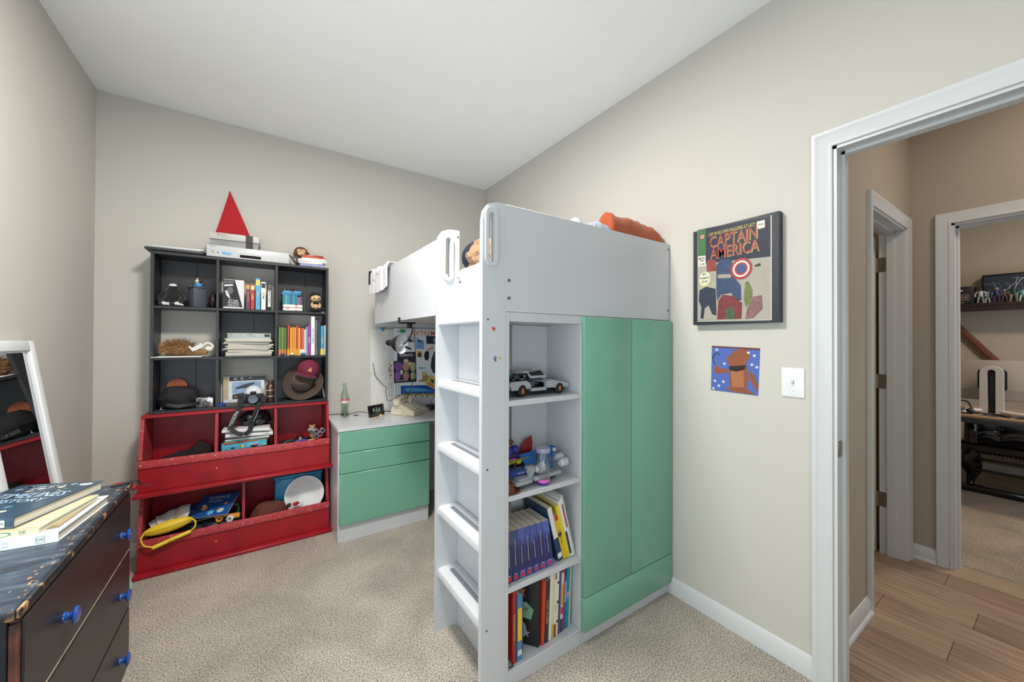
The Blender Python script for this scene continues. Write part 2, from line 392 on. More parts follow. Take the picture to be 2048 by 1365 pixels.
baseboard('baseboard_hall_far', lambda s_, z, d: (XH-d, s_, z), B1+.056, YA, shoe=True)
baseboard('baseboard_study', lambda s_, z, d: (XC-d, s_, z), -2.6, 1.1)

# ================================================================== loft bed
BX0, BX1, BT = -1.130, -.006, 1.82
SCR = mat('8d9196', .3, metal=1)
bed = thing('loft_bed', 'white loft bed with ladder, high end panel and side guard over desk and shelves', 'loft bed', (BX0, 0, 0))
def B(mb, name, lab=None, par=None): return mb.build(name, par or bed, lab)
def W(x, y, z): return (x-BX0, y, z)
def wb(mb, x0, x1, y0, y1, z0, z1, bev=.0015): return mb.box(x0-BX0, x1-BX0, y0, y1, z0, z1, bev=bev, seg=1)
YZ = Matrix(((1, 0, 0, 0), (0, 0, 1, 0), (0, 1, 0, 0), (0, 0, 0, 1)))       # draws an (x,z) outline, extrudes along y
def handle_board(x0, x1, y0, y1, top, sx, zc=1.688, hh=.093, hw=.026):
    """upright with rounded outer top corner and an oval grip hole with raised rim"""
    mb = MB(WHITE); z0 = 1.50
    r = .055; n = 6
    slot = [(sx+hw*.42*math.cos(R(a)), zc+(hh-hw*.42)*(1 if i < 7 else -1)+hw*.42*math.sin(R(a))) for i, a in enumerate([15*2*k for k in range(7)]+[180+15*2*k for k in range(7)])]
    # outline with the same count as the hole (14)
    out = [(x1, top-.25), (x1, top-.08), (x1, top), (x0+.075, top), (x0+r, top-.002), (x0+r*.45, top-.014), (x0+r*.12, top-.040), (x0, top-.075), (x0, top-.16), (x0, z0), (x0+.03, z0), (x0+.05, z0), (x1-.02, z0), (x1, z0)]
    mb.prism(out, y0, y1, M=YZ, holes=slot)
    mb.box(x0, x1, y0, y1, 0, z0)
    rim = MB(WHITE)
    for sgn, yy in ((-1, y0), (1, y1)):
        o = [(sx+hw*math.cos(R(30*k))*1.0, zc+(hh+.014-hw)*(1 if k < 7 else -1)+hw*math.sin(R(30*k if k < 7 else 30*(k-1)))) for k in range(7)]
        o += [(sx+hw*math.cos(R(180+30*k)), zc-(hh+.014-hw)+hw*math.sin(R(180+30*k))) for k in range(7)]
        rim.prism(o, min(yy, yy+sgn*.007), max(yy, yy+sgn*.007), M=YZ, holes=[(sx+(a-sx)*.52, zc+(b-zc)*.86) for a, b in o])
    return mb, rim
for name, x1, y0, y1, sx, lab in (('front_upright', -1.033, 0, .020, -1.094, None), ('rear_upright', -1.022, .412, .432, -1.080, None)):
    mb, rim = handle_board(0, x1-BX0, y0, y1, BT, sx-BX0)
    u = B(mb, name); B(rim, 'grip_rim', None, u)
    for z in ((.26, .84, 1.385) if y0 == 0 else (1.60, 1.79)):
        x = -1.107 if y0 == 0 else -1.030
        B(MB(SCR).cyl(W(x, y0-.0015, z), W(x, y0+.004, z), .004, seg=12), 'screw', None, u)
ep = B(wb(MB(WHITE), -1.0325, BX1, 0, .020, 1.418, BT), 'end_panel')
for x, z in ((-1.016, 1.535), (-1.016, 1.468), (-.018, 1.79), (-.018, 1.47)): B(MB(SCR).cyl(W(x, -.002, z), W(x, .004, z), .0065, seg=12), 'bolt', None, ep)
for x, z in ((-1.050, 1.772), (-1.038, 1.772)): B(MB(LGREY).cyl(W(x, -.0008, z), W(x, .004, z), .003, seg=10), 'bolt', 'white cover cap', ep)
B(wb(MB(WHITE), BX0, BX0+.020, .433, 1.515, 1.421, 1.766), 'side_guard')
B(wb(MB(WHITE), -.028, BX1, .03, 1.93, 1.421, 1.766), 'wall_side_panel')
B(wb(MB(WHITE), -1.020, -.030, 1.90, 1.92, 1.421, 1.70), 'far_end_panel')
B(wb(MB(WHITE), -1.045, -1.025, .021, .411, 1.402, 1.566), 'side_rail')
for k in range(13):
    y = .10+k*.142; B(wb(MB(mat('dcd9d2', .5)), -1.02, -.03, y, y+.07, 1.455, 1.472), 'slat')
STRIP = mat('6f7681', .7, var=.05, bump=.2, bscale=300)
for k, z in enumerate((1.412, 1.131, .846, .562, .285)):
    mb = MB(WHITE)
    pr = [(-1.027, z-.014), (-1.027, z-.002), (-1.031, z), (-1.108, z), (-1.120, z-.006), (-1.125, z-.018), (-1.124, z-.032), (-1.118, z-.038), (-1.035, z-.016)]
    mb.prism([(x-BX0, zz) for x, zz in pr], .0205, .4115, M=YZ)
    rg = B(mb, 'rung')
    if k: B(MB(STRIP).at(Tr(0, 0, z)).prism(rounded(-1.082-BX0, -1.062-BX0, .050, .375, .009), .0001, .0010), 'grip_strip', 'grey anti-slip strip', rg)
# bookcase and wardrobe under the bed
bc = thing('bookcase', 'white open bookcase with three shelves under the loft bed beside the ladder', 'bookcase', (-1.024, 0, 0))
def Q(mb, x0, x1, y0, y1, z0, z1, bev=.001): return mb.box(x0+1.024, x1+1.024, y0, y1, z0, z1, bev=bev, seg=1)
SH = [(.062, .055), (.375, .353), (.719, .698), (1.080, 1.058)]
Q(MB(WHITE), -1.0325, -1.0247, .0015, .0195, 0, 1.417, 0).build('filler_strip', bc)
Q(MB(WHITE), -1.0245, -1.012, .0015, .411, 0, 1.417).build('side_panel', bc)
Q(MB(WHITE), -.638, -.624, .003, .411, .0, 1.417).build('side_panel', bc)
Q(MB(WHITE), -.842, -.6385, .236, .246, .063, 1.380).build('back_panel', bc)
Q(MB(WHITE), -1.0115, -.6385, .004, .411, 1.3815, 1.417).build('top_panel', bc)
Q(MB(WHITE), -1.0115, -.6385, .004, .235, 0, .055).build('plinth', bc)
for t, b in SH: Q(MB(WHITE), -1.0115, -.6385, .004, .235, b+.0005 if b > .06 else .0555, t, .0015).build('shelf', bc)
wd = thing('wardrobe', 'white wardrobe with two tall green doors and green drawer under loft bed', 'wardrobe', (-.6235, 0, 0))
def V(mb, x0, x1, y0, y1, z0, z1, bev=.001, seg=1): return mb.box(x0+.6235, x1+.6235, y0, y1, z0, z1, bev=bev, seg=seg)
V(MB(WHITE), -.6235, -.0065, .003, .55, .0, 1.417).build('body', wd)
for a, b in ((-.637, -.3315), (-.3285, -.006)):
    V(MB(GREEN), a, b, -.018, .0025, .2095, 1.412, .003, 2).build('door', wd)
V(MB(GREEN), -.637, -.006, -.018, .0025, .058, .2065, .003, 2).build('drawer', wd)
# desk, drawer unit, picture board
DZT = .742
dk = thing('desk', 'white desk top and side panel running back to the wall under the loft bed', 'desk', (-1.376, 1.43, 0))
def K(mb, x0, x1, y0, y1, z0, z1, bev=.0015): return mb.box(x0+1.376, x1+1.376, y0-1.43, y1-1.43, z0, z1, bev=bev, seg=1)
o = rounded(0, 1.34, 0, .532, .02, 3)
MB(WHITE).prism(o, DZT-.022, DZT).build('desk_top', dk)
K(MB(WHITE), -.060, -.042, 1.45, 1.93, 0, DZT-.0225).build('side_panel', dk)
du = thing('drawer_unit', 'white cabinet with three green drawers under the desk end', 'cabinet', (-1.370, 1.452, 0))
def U(mb, x0, x1, y0, y1, z0, z1, bev=.0015): return mb.box(x0+1.370, x1+1.370, y0-1.452, y1-1.452, z0, z1, bev=bev, seg=1)
U(MB(WHITE), -1.370, -.757, 1.452, 1.93, 0, DZT-.0225).build('body', du)
for a, b in ((.581, .716), (.446, .578), (.116, .443)): U(MB(GREEN), -1.362, -.757, 1.432, 1.4515, a, b, .004).build('drawer', du)
pb = thing('picture_board', 'white back board behind the desk covered with posters and stickers', 'board', (-1.036, 1.944, DZT+.001))
MB(WHITE).box(0, .99, 0, .014, 0, .655, bev=.001, seg=1).build('panel', pb)
MB(PAPER).box(-.022, .12, -.0012, -.0002, .30, .655).build('paper_sheet', pb)
MB(PAPER).box(-.018, .125, -.0012, -.0002, .02, .297).build('paper_sheet', pb)
# mattress and bedding
mt_ = mat('dfe1e6', .85, var=.03, bump=.35, bscale=90)
ms = thing('mattress', 'white mattress with fitted sheet on the loft bed', 'mattress', (-.53, 1.0, 1.475))
MB(mt_).box(-.485, .495, -.96, .89, .0, .095, bev=.02, seg=3).build('core', ms)
MB(mt_).box(-.490, .498, -.965, .895, .098, .172, bev=.028, seg=4).build('sheet_cover', ms)
MB(LGREY).box(-.488, .492, -.962, .893, .092, .100).build('seam', ms)
# ================================================================== red toy bins and black cube shelf
def X_(u, v, y): return P(u, v, 'y', y).x
def toy_bin(label, z0, divs):
    t = thing('toy_bin', label, 'toy bin', (-1.865, 1.81, z0), group=None)
    def b(mt, x0, x1, y0, y1, za, zb, name, bev=.002, lab=None):
        return MB(mt).box(x0+1.865, x1+1.865, y0-1.81, y1-1.81, za, zb, bev=bev, seg=1).build(name, t, lab)
    b(RED, -2.357, -1.373, 1.638, 1.964, .0, .020, 'base_board', .004)
    b(RED, -2.345, -1.3855, 1.684, 1.700, .0205, .152, 'front_board')
    MB(REDL).at(Tr(0, 1.690-1.81, .172) @ Ro(-9, 'X')).box(-2.345+1.865, -1.385+1.865, -.010, .010, -.021, .022, bev=.003, seg=2).build('front_lip', t, 'worn front lip with chipped paint')
    b(RED, -2.345, -1.385, 1.745, 1.960, .418, .438, 'top_board', .004)
    b(RED, -2.329, -1.401, 1.950, 1.960, .0205, .4175, 'back_board')
    pr = [(1.7005, .0205), (1.7005, .150), (1.708, .195), (1.752, .4175), (1.9495, .4175), (1.9495, .0205)]
    po = [(1.7005, .0205), (1.7005, .196), (1.696, .198), (1.746, .4175), (1.960, .4175), (1.960, .0205)]
    MX = Matrix(((0, 0, 1, 0), (1, 0, 0, 0), (0, 1, 0, 0), (0, 0, 0, 1)))     # outline (y,z), extrude along x
    for x in (-2.345, -1.401): MB(REDL if x < -2 else RED).at(MX).prism([(y-1.81, z) for y, z in (po)], x+1.865, x+1.865+.0155).build('side_board', t)
    for x in divs: MB(RED).at(MX).prism([(y-1.81, z) for y, z in pr], x+1.865, x+1.865+.015).build('divider', t)
    for x, z in ((-2.33, .172), (-1.40, .172), (divs[0]+.007, .178), (-2.0, .10)): MB(mat('c9a79c', .6)).at(frame((x+1.865, -.1335 if z > .15 else -.1268, z), (1, 0, 0), (0, 0, 1))).ell(0, 0, .005, .004, .0012, 9).ell(0, 0, .005, .004, .0004, 9).build('paint_chip', t)
    return t
toy_bin('lower red wooden toy bin with two compartments on the carpet', 0, [-1.876])
toy_bin('upper red wooden toy bin with three compartments stacked under black shelf', .4385, [-2.014, -1.708])

ORG = thing('cube_shelf', 'black nine-cube shelf standing on the red toy bins', 'shelf', (-1.8515, 1.85, .8775))
OZ = [.8935, 1.203, 1.505, 1.803]      # floors of the three rows and underside of the top
def ob(x0, x1, y0, y1, z0, z1, name, mt=BLACKW, bev=.001):
    return MB(mt).box(x0+1.8515, x1+1.8515, y0-1.85, y1-1.85, z0-.8775, z1-.8775, bev=bev, seg=1).build(name, ORG)
for x in (-2.315, -1.404): ob(x, x+.016, 1.765, 1.962, .8775, 1.8030, 'side_panel')
ob(-2.315, -1.388, 1.763, 1.962, 1.8035, 1.820, 'top_panel')
ob(-2.2985, -1.4045, 1.766, 1.962, .8775, .8935, 'bottom_panel')
for z in (1.188, 1.490): ob(-2.2985, -1.4045, 1.7665, 1.9615, z, z+.0145, 'shelf')
for x in (-2.017, -1.708):
    for a, b in ((.894, 1.1875), (1.203, 1.4895), (1.505, 1.803)): ob(x, x+.0145, 1.767, 1.961, a, b, 'divider')
cx = [(-2.2985, -2.0175), (-2.002, -1.7085), (-1.693, -1.4045)]
cz = [(.894, 1.187), (1.203, 1.489), (1.505, 1.803)]
for c, r in ((0, 2), (2, 2), (1, 1), (0, 0), (2, 0)):
    (a, b), (z0, z1) = cx[c], cz[r]; mdl = (a+b)/2+.03
    ob(a, mdl-.001, 1.950, 1.955, z0, z1, 'back_panel'); ob(mdl+.001, b, 1.9495, 1.9545, z0, z1, 'back_panel')
Z1, Z2, Z3, ZT = OZ[2]+.0005, OZ[1]+.0005, OZ[0]+.0005, 1.8205

def book(name, label, loc, t, d, h, c, rot=(0, 0, 0), txt=None, tc='f0e8d0', c2=None, group=None, cat='book', hard=False, ts=None, horizontal=False, deco=None):
    """book standing upright, spine towards -y, thickness along x; base centre of the spine edge at the origin"""
    o = thing(name, label, cat, loc, 0, group); o.rotation_euler = [R(a) for a in rot]
    cv = mat(c, .4, var=.05, vscale=12); k = .0025 if hard else .0008; w_ = max(.0010, min(.0022, t*.12))
    mb = MB(cv).box(-t/2, t/2, 0, w_, 0, h, bev=min(.0007, w_*.4), seg=1).box(-t/2, -t/2+w_, w_, d, 0, h).box(t/2-w_, t/2, w_, d, 0, h)
    if c2: mb.m(mat(c2, .4)).box(-t/2-.0002, t/2+.0002, -.0003, .004, h*.0, h*.22)
    mb.build('cover', o)
    MB(PAGES).box(-t/2+w_, t/2-w_, w_, d-k, k, h-k).build('pages', o)
    if txt or deco:
        pm = MB(mat(tc, .5)); pm.at(frame((0, -.0002, h/2), (0, 0, -1), (1, 0, 0)))
        s_ = ts or min(t*.62, h*.9/max(1, len(txt or 'x'))*1.5)
        if txt: pm.text(txt, s_, ext=.0004)
        if deco:
            for (za, zb, cc) in deco: pm.m(mat(cc, .5)).rect(-h*(zb-.5), -h*(za-.5), -t*.42, t*.42, .0003)
        pm.build('print', o)
    return o
def boxy(name, label, cat, loc, wx, dy, hz, c, rz=0, group=None, bev=.003, rough=.45, part='case', mt=None):
    o = thing(name, label, cat, loc, rz, group); MB(mt or mat(c, rough)).box(-wx/2, wx/2, -dy/2, dy/2, 0, hz, bev=bev).build(part, o); return o
FRONT = lambda x, y, z: frame((x, y, z), (1, 0, 0), (0, 0, 1))     # picture plane facing -y

# ---- row 1, left cube
t = thing('plush_toy', 'black plush toy with white cap and white gloves in top left cube', 'plush toy', (X_(341, 600, 1.84)+.012, 1.845, Z1), -18)
pm = mat('17171b', .95, sheen=.3, bump=.3)
MB(pm).sph((0, 0, .052), (.048, .040, .052)).sph((0, -.004, .086), (.040, .032, .030)).build('body', t)
MB(pm).sph((.006, -.012, .112), (.026, .024, .024)).build('head', t)
MB(WHT).at(Tr(.006, -.016, .122)).lathe([(.0205, 0), (.020, .006), (.014, .014), (0, .017)], 18).lathe([(.0205, 0), (0, -.004)], 18).build('cap', t)
MB(pm).tube([(-.03, -.01, .09), (-.050, -.03, .05), (-.028, -.052, .018)], lambda q: .016-.004*q).tube([(.03, -.01, .09), (.056, -.02, .055), (.050, -.048, .022)], lambda q: .015-.003*q).build('arms', t)
def glove(x, y, z, rz):
    g_ = MB(WHT).at(Tr(x, y, z) @ Ro(rz, 'Z')); g_.sph((0, 0, .003), (.014, .013, .011), 12, 8)
    for a, l in ((-35, .019), (-5, .023), (25, .021)): g_.tube([(0, 0, 0), (l*.7*math.cos(R(a)), l*.7*math.sin(R(a)), -.002), (l*1.25*math.cos(R(a)), l*1.25*math.sin(R(a)), -.004)], .0052, 8, 3).sph((l*1.25*math.cos(R(a)), l*1.25*math.sin(R(a)), -.004), .0052, 8, 6)
    g_.tube([(0, .006, .002), (.006, .016, .006), (.012, .021, .008)], .005, 8, 3); g_.build('glove', t)
glove(-.018, -.058, .013, -20); glove(.046, -.058, .013, -8)
MB(pm).sph((-.03, -.045, .012), (.018, .028, .012)).sph((.022, -.042, .012), (.016, .028, .012)).build('feet', t)

t = thing('canister', 'slate grey square canister with flared rim in top left cube', 'canister', (X_(394, 600, 1.81), 1.815, Z1), 35)
c_ = mat('4a4f5b', .45, var=.08)
MB(c_).box(-.034, .034, -.030, .030, 0, .118, bev=.004).build('body', t)
MB(c_).box(-.038, .036, -.032, .032, .1185, .127, bev=.003).box(-.049, -.0385, -.014, .014, .119, .125, bev=.002).build('rim', t)
t2 = thing('figurine', 'tiny blue and white figurine on top of the slate canister', 'figurine', (X_(397, 560, 1.815), 1.815, Z1+.1275))
MB(mat('3c86c4', .3)).lathe([(0, 0), (.020, .0), (.022, .008), (.019, .020), (0, .024)], 18).build('base', t2)
MB(mat('d8d4cc', .4, var=.3, vscale=80)).sph((-.006, 0, .034), (.010, .009, .012), 12, 8).build('body', t2)
MB(mat('26292e', .4, var=.3, vscale=80)).sph((.008, .002, .040), (.011, .010, .014), 12, 8).tube([(0, 0, .03), (.018, -.002, .046), (.021, 0, .058)], .002, 6, 3).build('wing', t2)
MB(mat('d8a070', .5)).sph((-.008, -.008, .026), .006, 10, 6).sph((-.004, 0, .050), .006, 10, 6).build('head', t2)
t = thing('pouch', 'dark brown leather pouch behind the slate canister', 'pouch', (X_(426, 600, 1.86), 1.87, Z1))
MB(mat('2a1d19', .6, bump=.2)).heap((0, 0, .048), (.022, .05, .058), .1, 1.5, 3).build('body', t); MB(CHROME).sph((.004, -.0505, .052), .003, 8, 6).build('snap', t)

# ---- row 1, middle cube: boxed set, tapes and discs
t = thing('box_set', 'black and white film trilogy box set in top middle cube', 'box set', (X_(467, 600, 1.80), 1.80, Z1), 4)
MB(mat('e8e8e6', .35)).box(-.052, .052, -.045, .045, 0, .180, bev=.001).build('case', t)
q = MB(mat('1a1a1d', .3)).at(FRONT(-.052, -.0452, 0))
q.flat([(0, .008), (.098, .008), (.058, .178), (0, .178)], .0003)
q.m(mat('d6d6d6', .4)).flat([(.008, .108), (.016, .078), (.034, .058), (.030, .082), (.016, .112)], .0006).flat([(.004, .135), (.050, .142), (.046, .152), (.004, .146)], .0006).flat([(.062, .178), (.104, .178), (.104, .008), (.100, .008)], .0004)
q.m(mat('5a5c62', .4)).ell(.034, .112, .016, .022, .0005, 16).flat([(.002, .155), (.054, .16), (.054, .172), (.002, .17)], .0005)
q.m(WHT).text('STAR', .017, Tr(.050, .048, .0005), wide=1.25).text('WARS', .017, Tr(.050, .034, .0005), wide=1.2).text('TRILOGY', .012, Tr(.050, .021, .0005), wide=1.2).rect(.012, .084, .012, .0135, .0006)
q.build('print', t)
MB(BLK).box(-.05, -.025, -.02, .045, .1805, .192).build('lid', t)
xs = [(492, 500, 567, '6a3358', 'THE LITTLE', 'e0a030', 'video tape', 'purple video tape with yellow lettering beside the box set'), (501, 509, 569, 'c02a30', 'ROBIN', 'f0d890', 'video tape', 'red video tape between purple and blue cases'), (511, 520.5, 557, '49a8d2', 'TOYS', 'e8d040', 'disc case', 'tall light blue case, tallest in the top middle cube'), (522, 531.5, 564, 'e4e2dc', 'HOME', '303030', 'disc case', 'white case with dark picture spine beside the blue case')]
for u0, u1, v0, c, tx, tc, cat_, lb in xs:
    x0, x1 = X_(u0, 600, 1.775), X_(u1, 600, 1.775); h = P(u0, v0, 'y', 1.775).z-Z1
    book(cat_.replace(' ', '_'), lb, ((x0+x1)/2, 1.775, Z1), x1-x0-.001, .11, h, c, txt=tx, tc=tc, cat=cat_, group='tapes and cases in the top middle cube', deco=[(.78, .95, tc)])
t = thing('video_tape', 'black video tape with long white label at right of cube', 'video tape', (X_(538.5, 600, 1.79), 1.79, Z1), 0, 'tapes and cases in the top middle cube')
MB(BLK).box(-.0125, .0125, 0, .10, 0, .168, bev=.002).build('shell', t)
q = MB(WHT).at(frame((0, -.0003, .084), (0, 0, -1), (1, 0, 0))).rect(-.05, .062, -.008, .008, .0002); q.m(BLK).text('VIDEO CASSETTE', .0095, ext=.0005).ell(-.044, 0, .005, .005, .0005); q.build('print', t)

# ---- row 1, right cube
Zr = Z1; xc = X_(585, 620, 1.80)
for k, (c, lb) in enumerate((('e6e4e2', 'white cushioned game case at the bottom of the pile'), ('e9e7e4', 'white game case with orange dots under blue cases'))):
    t = boxy('game_case', lb, 'game case', (xc, 1.82, Zr+.0225*k), .118, .12, .021, c, bev=.008, group='white cases in the top right cube')
    MB(mat('d9622c', .5)).at(FRONT(0, -.0605, .0105)).ell(-.03+.05*k, .006, .012, .003).ell(.02, -.005, .008, .002).build('print', t)
cols = ['2f7d94', '57a5a8', '3a8aa0', '2c6d88', '3f91a8', '326f95', '8a7088', '7c6680', '4a4c68']
x = xc-.060
for k, c in enumerate(cols):
    wdt = .0145 if k < 6 else .0105
    book('disc_case', ('teal upright disc case, %s in the top right cube' % ['first from left', 'second from left with pale spine', 'third from left', 'fourth from left', 'fifth from left', 'sixth from left'][k]) if k < 6 else ('slim mauve disc case, %s beside the doll' % ['leftmost', 'middle', 'rightmost'][k-6]), (x+wdt/2, 1.775, Zr+.0455), wdt-.0012, .10, .062 if k < 6 else .052, c, cat='disc case', group='disc cases in the top right cube'); x += wdt
t = boxy('disc_case', 'blue flat disc case resting on the upright cases', 'disc case', (xc-.01, 1.825, Zr+.1085), .112, .09, .015, '2d78a8', bev=.001, group='flat blue cases')
t = boxy('disc_case', 'light blue flat disc case, topmost under black gadget', 'disc case', (xc-.004, 1.825, Zr+.1242), .108, .09, .013, '4f9ac0', bev=.001, group='flat blue cases')
t = thing('webcam', 'black clip gadget with cable on top of the blue cases', 'webcam', (xc-.034, 1.82, Zr+.138))
MB(BLK).box(-.028, .028, -.016, .016, 0, .018, bev=.007).build('body', t); MB(BLKG).cyl((0, -.016, .010), (0, -.019, .010), .006).build('lens', t)
MB(BLK).tube([(.028, 0, .008), (.045, -.02, .012), (.036, -.046, .0), (.022, -.050, -.012)], .0018, 6).build('cable', t)
t = thing('plush_doll', 'tan plush doll with black hair and dark shoes in top right cube', 'plush doll', (X_(631, 610, 1.79), 1.79, Z1), 8)
tan = mat('d9b487', .9, bump=.2); dk_ = mat('16161a', .9, bump=.2)
MB(tan).sph((0, 0, .048), (.022, .018, .030)).build('body', t)
MB(tan).sph((0, -.002, .098), (.034, .026, .027)).build('head', t)
MB(dk_).sph((-.002, .005, .109), (.036, .027, .026)).sph((-.012, .004, .126), (.016, .012, .012)).sph((.016, .004, .124), (.014, .012, .012)).build('hair', t)
MB(dk_).sph((-.013, -.026, .094), (.0045, .002, .006), 8, 6).sph((.013, -.026, .094), (.0045, .002, .006), 8, 6).tube([(-.010, -.0275, .084), (0, -.028, .080), (.010, -.0275, .084)], .001, 6, 3).build('face', t)
MB(dk_).sph((0, -.006, .062), (.0225, .0165, .012)).build('vest', t)
for s_ in (-1, 1):
    MB(tan).tube([(s_*.018, -.004, .066), (s_*.027, -.012, .048), (s_*.020, -.020, .034)], .0062, 8, 4).sph((s_*.020, -.020, .034), .0075, 8, 6).build('arm', t)
    MB(dk_).sph((s_*.017, -.024, .012), (.016, .020, .0122), 12, 8).build('shoe', t)
t = thing('figurine', 'small white and black plastic figure behind the plush doll', 'figurine', (X_(647, 620, 1.86), 1.875, Z1))
MB(WHT).box(-.010, .010, -.008, .008, 0, .010, bev=.003).build('base', t); MB(BLK).sph((0, 0, .026), (.012, .010, .018), 12, 8).build('body', t)

# ---- row 2, left cube: lion, toy with tag, papers
t = thing('sheet_stack', 'cream paper sheets lying under the furry lion plush', 'paper', (X_(362, 712, 1.82), 1.83, Z2), 3, 'paper under the lion')
MB(PAPER).box(-.125, .10, -.09, .085, 0, .0035).at(Ro(4, 'Z')).box(-.10, .12, -.08, .09, .0038, .0070).build('sheets', t)
t = thing('lion_plush', 'shaggy brown lion plush lying in the middle left cube', 'plush toy', (X_(352, 700, 1.84)+.010, 1.835, Z2+.0072))
MB(mat('8a6541', .95)).heap((0, 0, .040), (.078, .055, .046), .12, 1.6, 5).build('body', t)
fur = MB(mat('a57d55', .9, var=.3, vscale=40)); rn = random.Random(5)
for k in range(1500):
    a = rn.uniform(0, 2*math.pi); ct = rn.uniform(-.35, 1); st = math.sqrt(1-ct*ct); d = Vector((st*math.cos(a), st*math.sin(a), ct))
    p = Vector((d.x*.072, d.y*.050, .040+d.z*.042)); l = rn.uniform(.022, .044)
    dr = (d+Vector((-.6+rn.uniform(-.4, .4), rn.uniform(-.4, .4), -.35+rn.uniform(-.3, .3)))).normalized(); q = p+dr*l
    q.z = max(q.z, .001); q.x = max(q.x, -.084); q.y = max(-.075, min(.10, q.y))
    if k % 3 == 0: fur.m(mat('c29a6c', .9, var=.2, vscale=30))
    elif k % 3 == 1: fur.m(mat('7d5835', .9, var=.2, vscale=30))
    else: fur.m(mat('a57d55', .9, var=.3, vscale=40))
    n = d.orthogonal().normalized()*.0016; n2 = d.cross(n).normalized()*.0016
    A = [fur.v(p+n), fur.v(p-n*.5+n2), fur.v(p-n*.5-n2)]; z = fur.v(q)
    for i in range(3): fur.f([A[i], A[(i+1) % 3], z])
fur.build('mane', t, kind='stuff')
t = thing('plush_toy', 'brown and white plush toy with paper tag beside the lion', 'plush toy', (X_(401, 700, 1.80)-.012, 1.80, Z2+.0072))
br = mat('8d6a45', .95, bump=.2); wh = mat('e6e0d4', .95, bump=.2)
MB(br).tube([(-.055, .01, .014), (-.02, .0, .022), (.02, -.01, .020), (.045, -.015, .014)], lambda q: .014+.006*math.sin(3*q)).sph((-.028, .0, .034), (.022, .018, .020)).build('body', t)
MB(wh).sph((.052, .002, .040), (.022, .017, .018)).sph((.030, -.012, .012), (.016, .012, .012)).build('muzzle', t)
MB(wh).tube([(.02, .02, .060), (.045, .022, .076), (.066, .02, .064), (.07, .015, .045)], .008).build('tail', t)
MB(PAPER).at(frame((-.012, -.028, .028), (.8, .1, .55), (-.5, .1, .8))).rect(0, .052, 0, .024).rect(-.01, .0, .004, .04).build('tag', t)

# ---- row 2, middle cube: magazines
rn = random.Random(11); cs = ['e8e6e0', 'dcd6cc', 'f0efec', 'c9d4da', 'e9e4dc', '8fb8c8', 'efece8', 'd9b8a8', 'f2f0ee', 'e6e8ea', '3a3f4a', 'ecebe8', 'cfe0e4', 'f4f3f0']
z = Z2; xm = X_(498, 700, 1.83)
W_ = ['bottom of the pile', 'second from bottom', 'third from bottom', 'fourth from bottom', 'fifth from bottom', 'sixth from bottom', 'seventh from bottom', 'eighth from bottom', 'sixth from top', 'fifth from top', 'fourth from top', 'third from top', 'second from top', 'topmost']
for k, c in enumerate(cs):
    th = rn.uniform(.005, .0095); o = thing('magazine', {10: 'dark-covered magazine, ', 5: 'blue-edged magazine, ', 7: 'pink-edged magazine, '}.get(k, 'pale magazine, ')+W_[k]+' in middle cube', 'magazine', (xm+rn.uniform(-.012, .012), 1.838+rn.uniform(-.008, .004), z), rn.uniform(-4, 4), 'magazines piled in the middle cube')
    c = ''.join('%02x' % int(int(c[i:i+2], 16)*.86) for i in (0, 2, 4)); MB(mat(c, .35, var=.12, vscale=14)).box(-.122, .122, -.088, .088, 0, .0009).box(-.122, .122, -.088, .088, th-.0009, th).box(-.122, .122, .0872, .088, .001, th-.001).build('cover', o)
    MB(PAGES).box(-.120, .1195, -.0872, .0865, .001, th-.001).build('pages', o); z += th+.0006
t = thing('folder', 'pale teal folder with dark print leaning behind the magazine pile', 'folder', (xm, 1.925, Z2)); t.rotation_euler = (R(-2), 0, 0)
MB(mat('b5c2c0', .5, var=.1)).box(-.120, .122, 0, .006, 0, .150, bev=.001).build('cover', t)
q = MB(mat('2f3438', .5)).at(FRONT(0, -.0003, .14)); q.text('SCIENCE', .010, ext=.0004).text('WORLD', .008, Tr(.02, -.010, 0), ext=.0004).rect(.085, .115, -.014, .004, .0004).ell(-.1, 0, .003, .003).ell(-.05, 0, .003, .003).build('print', t)

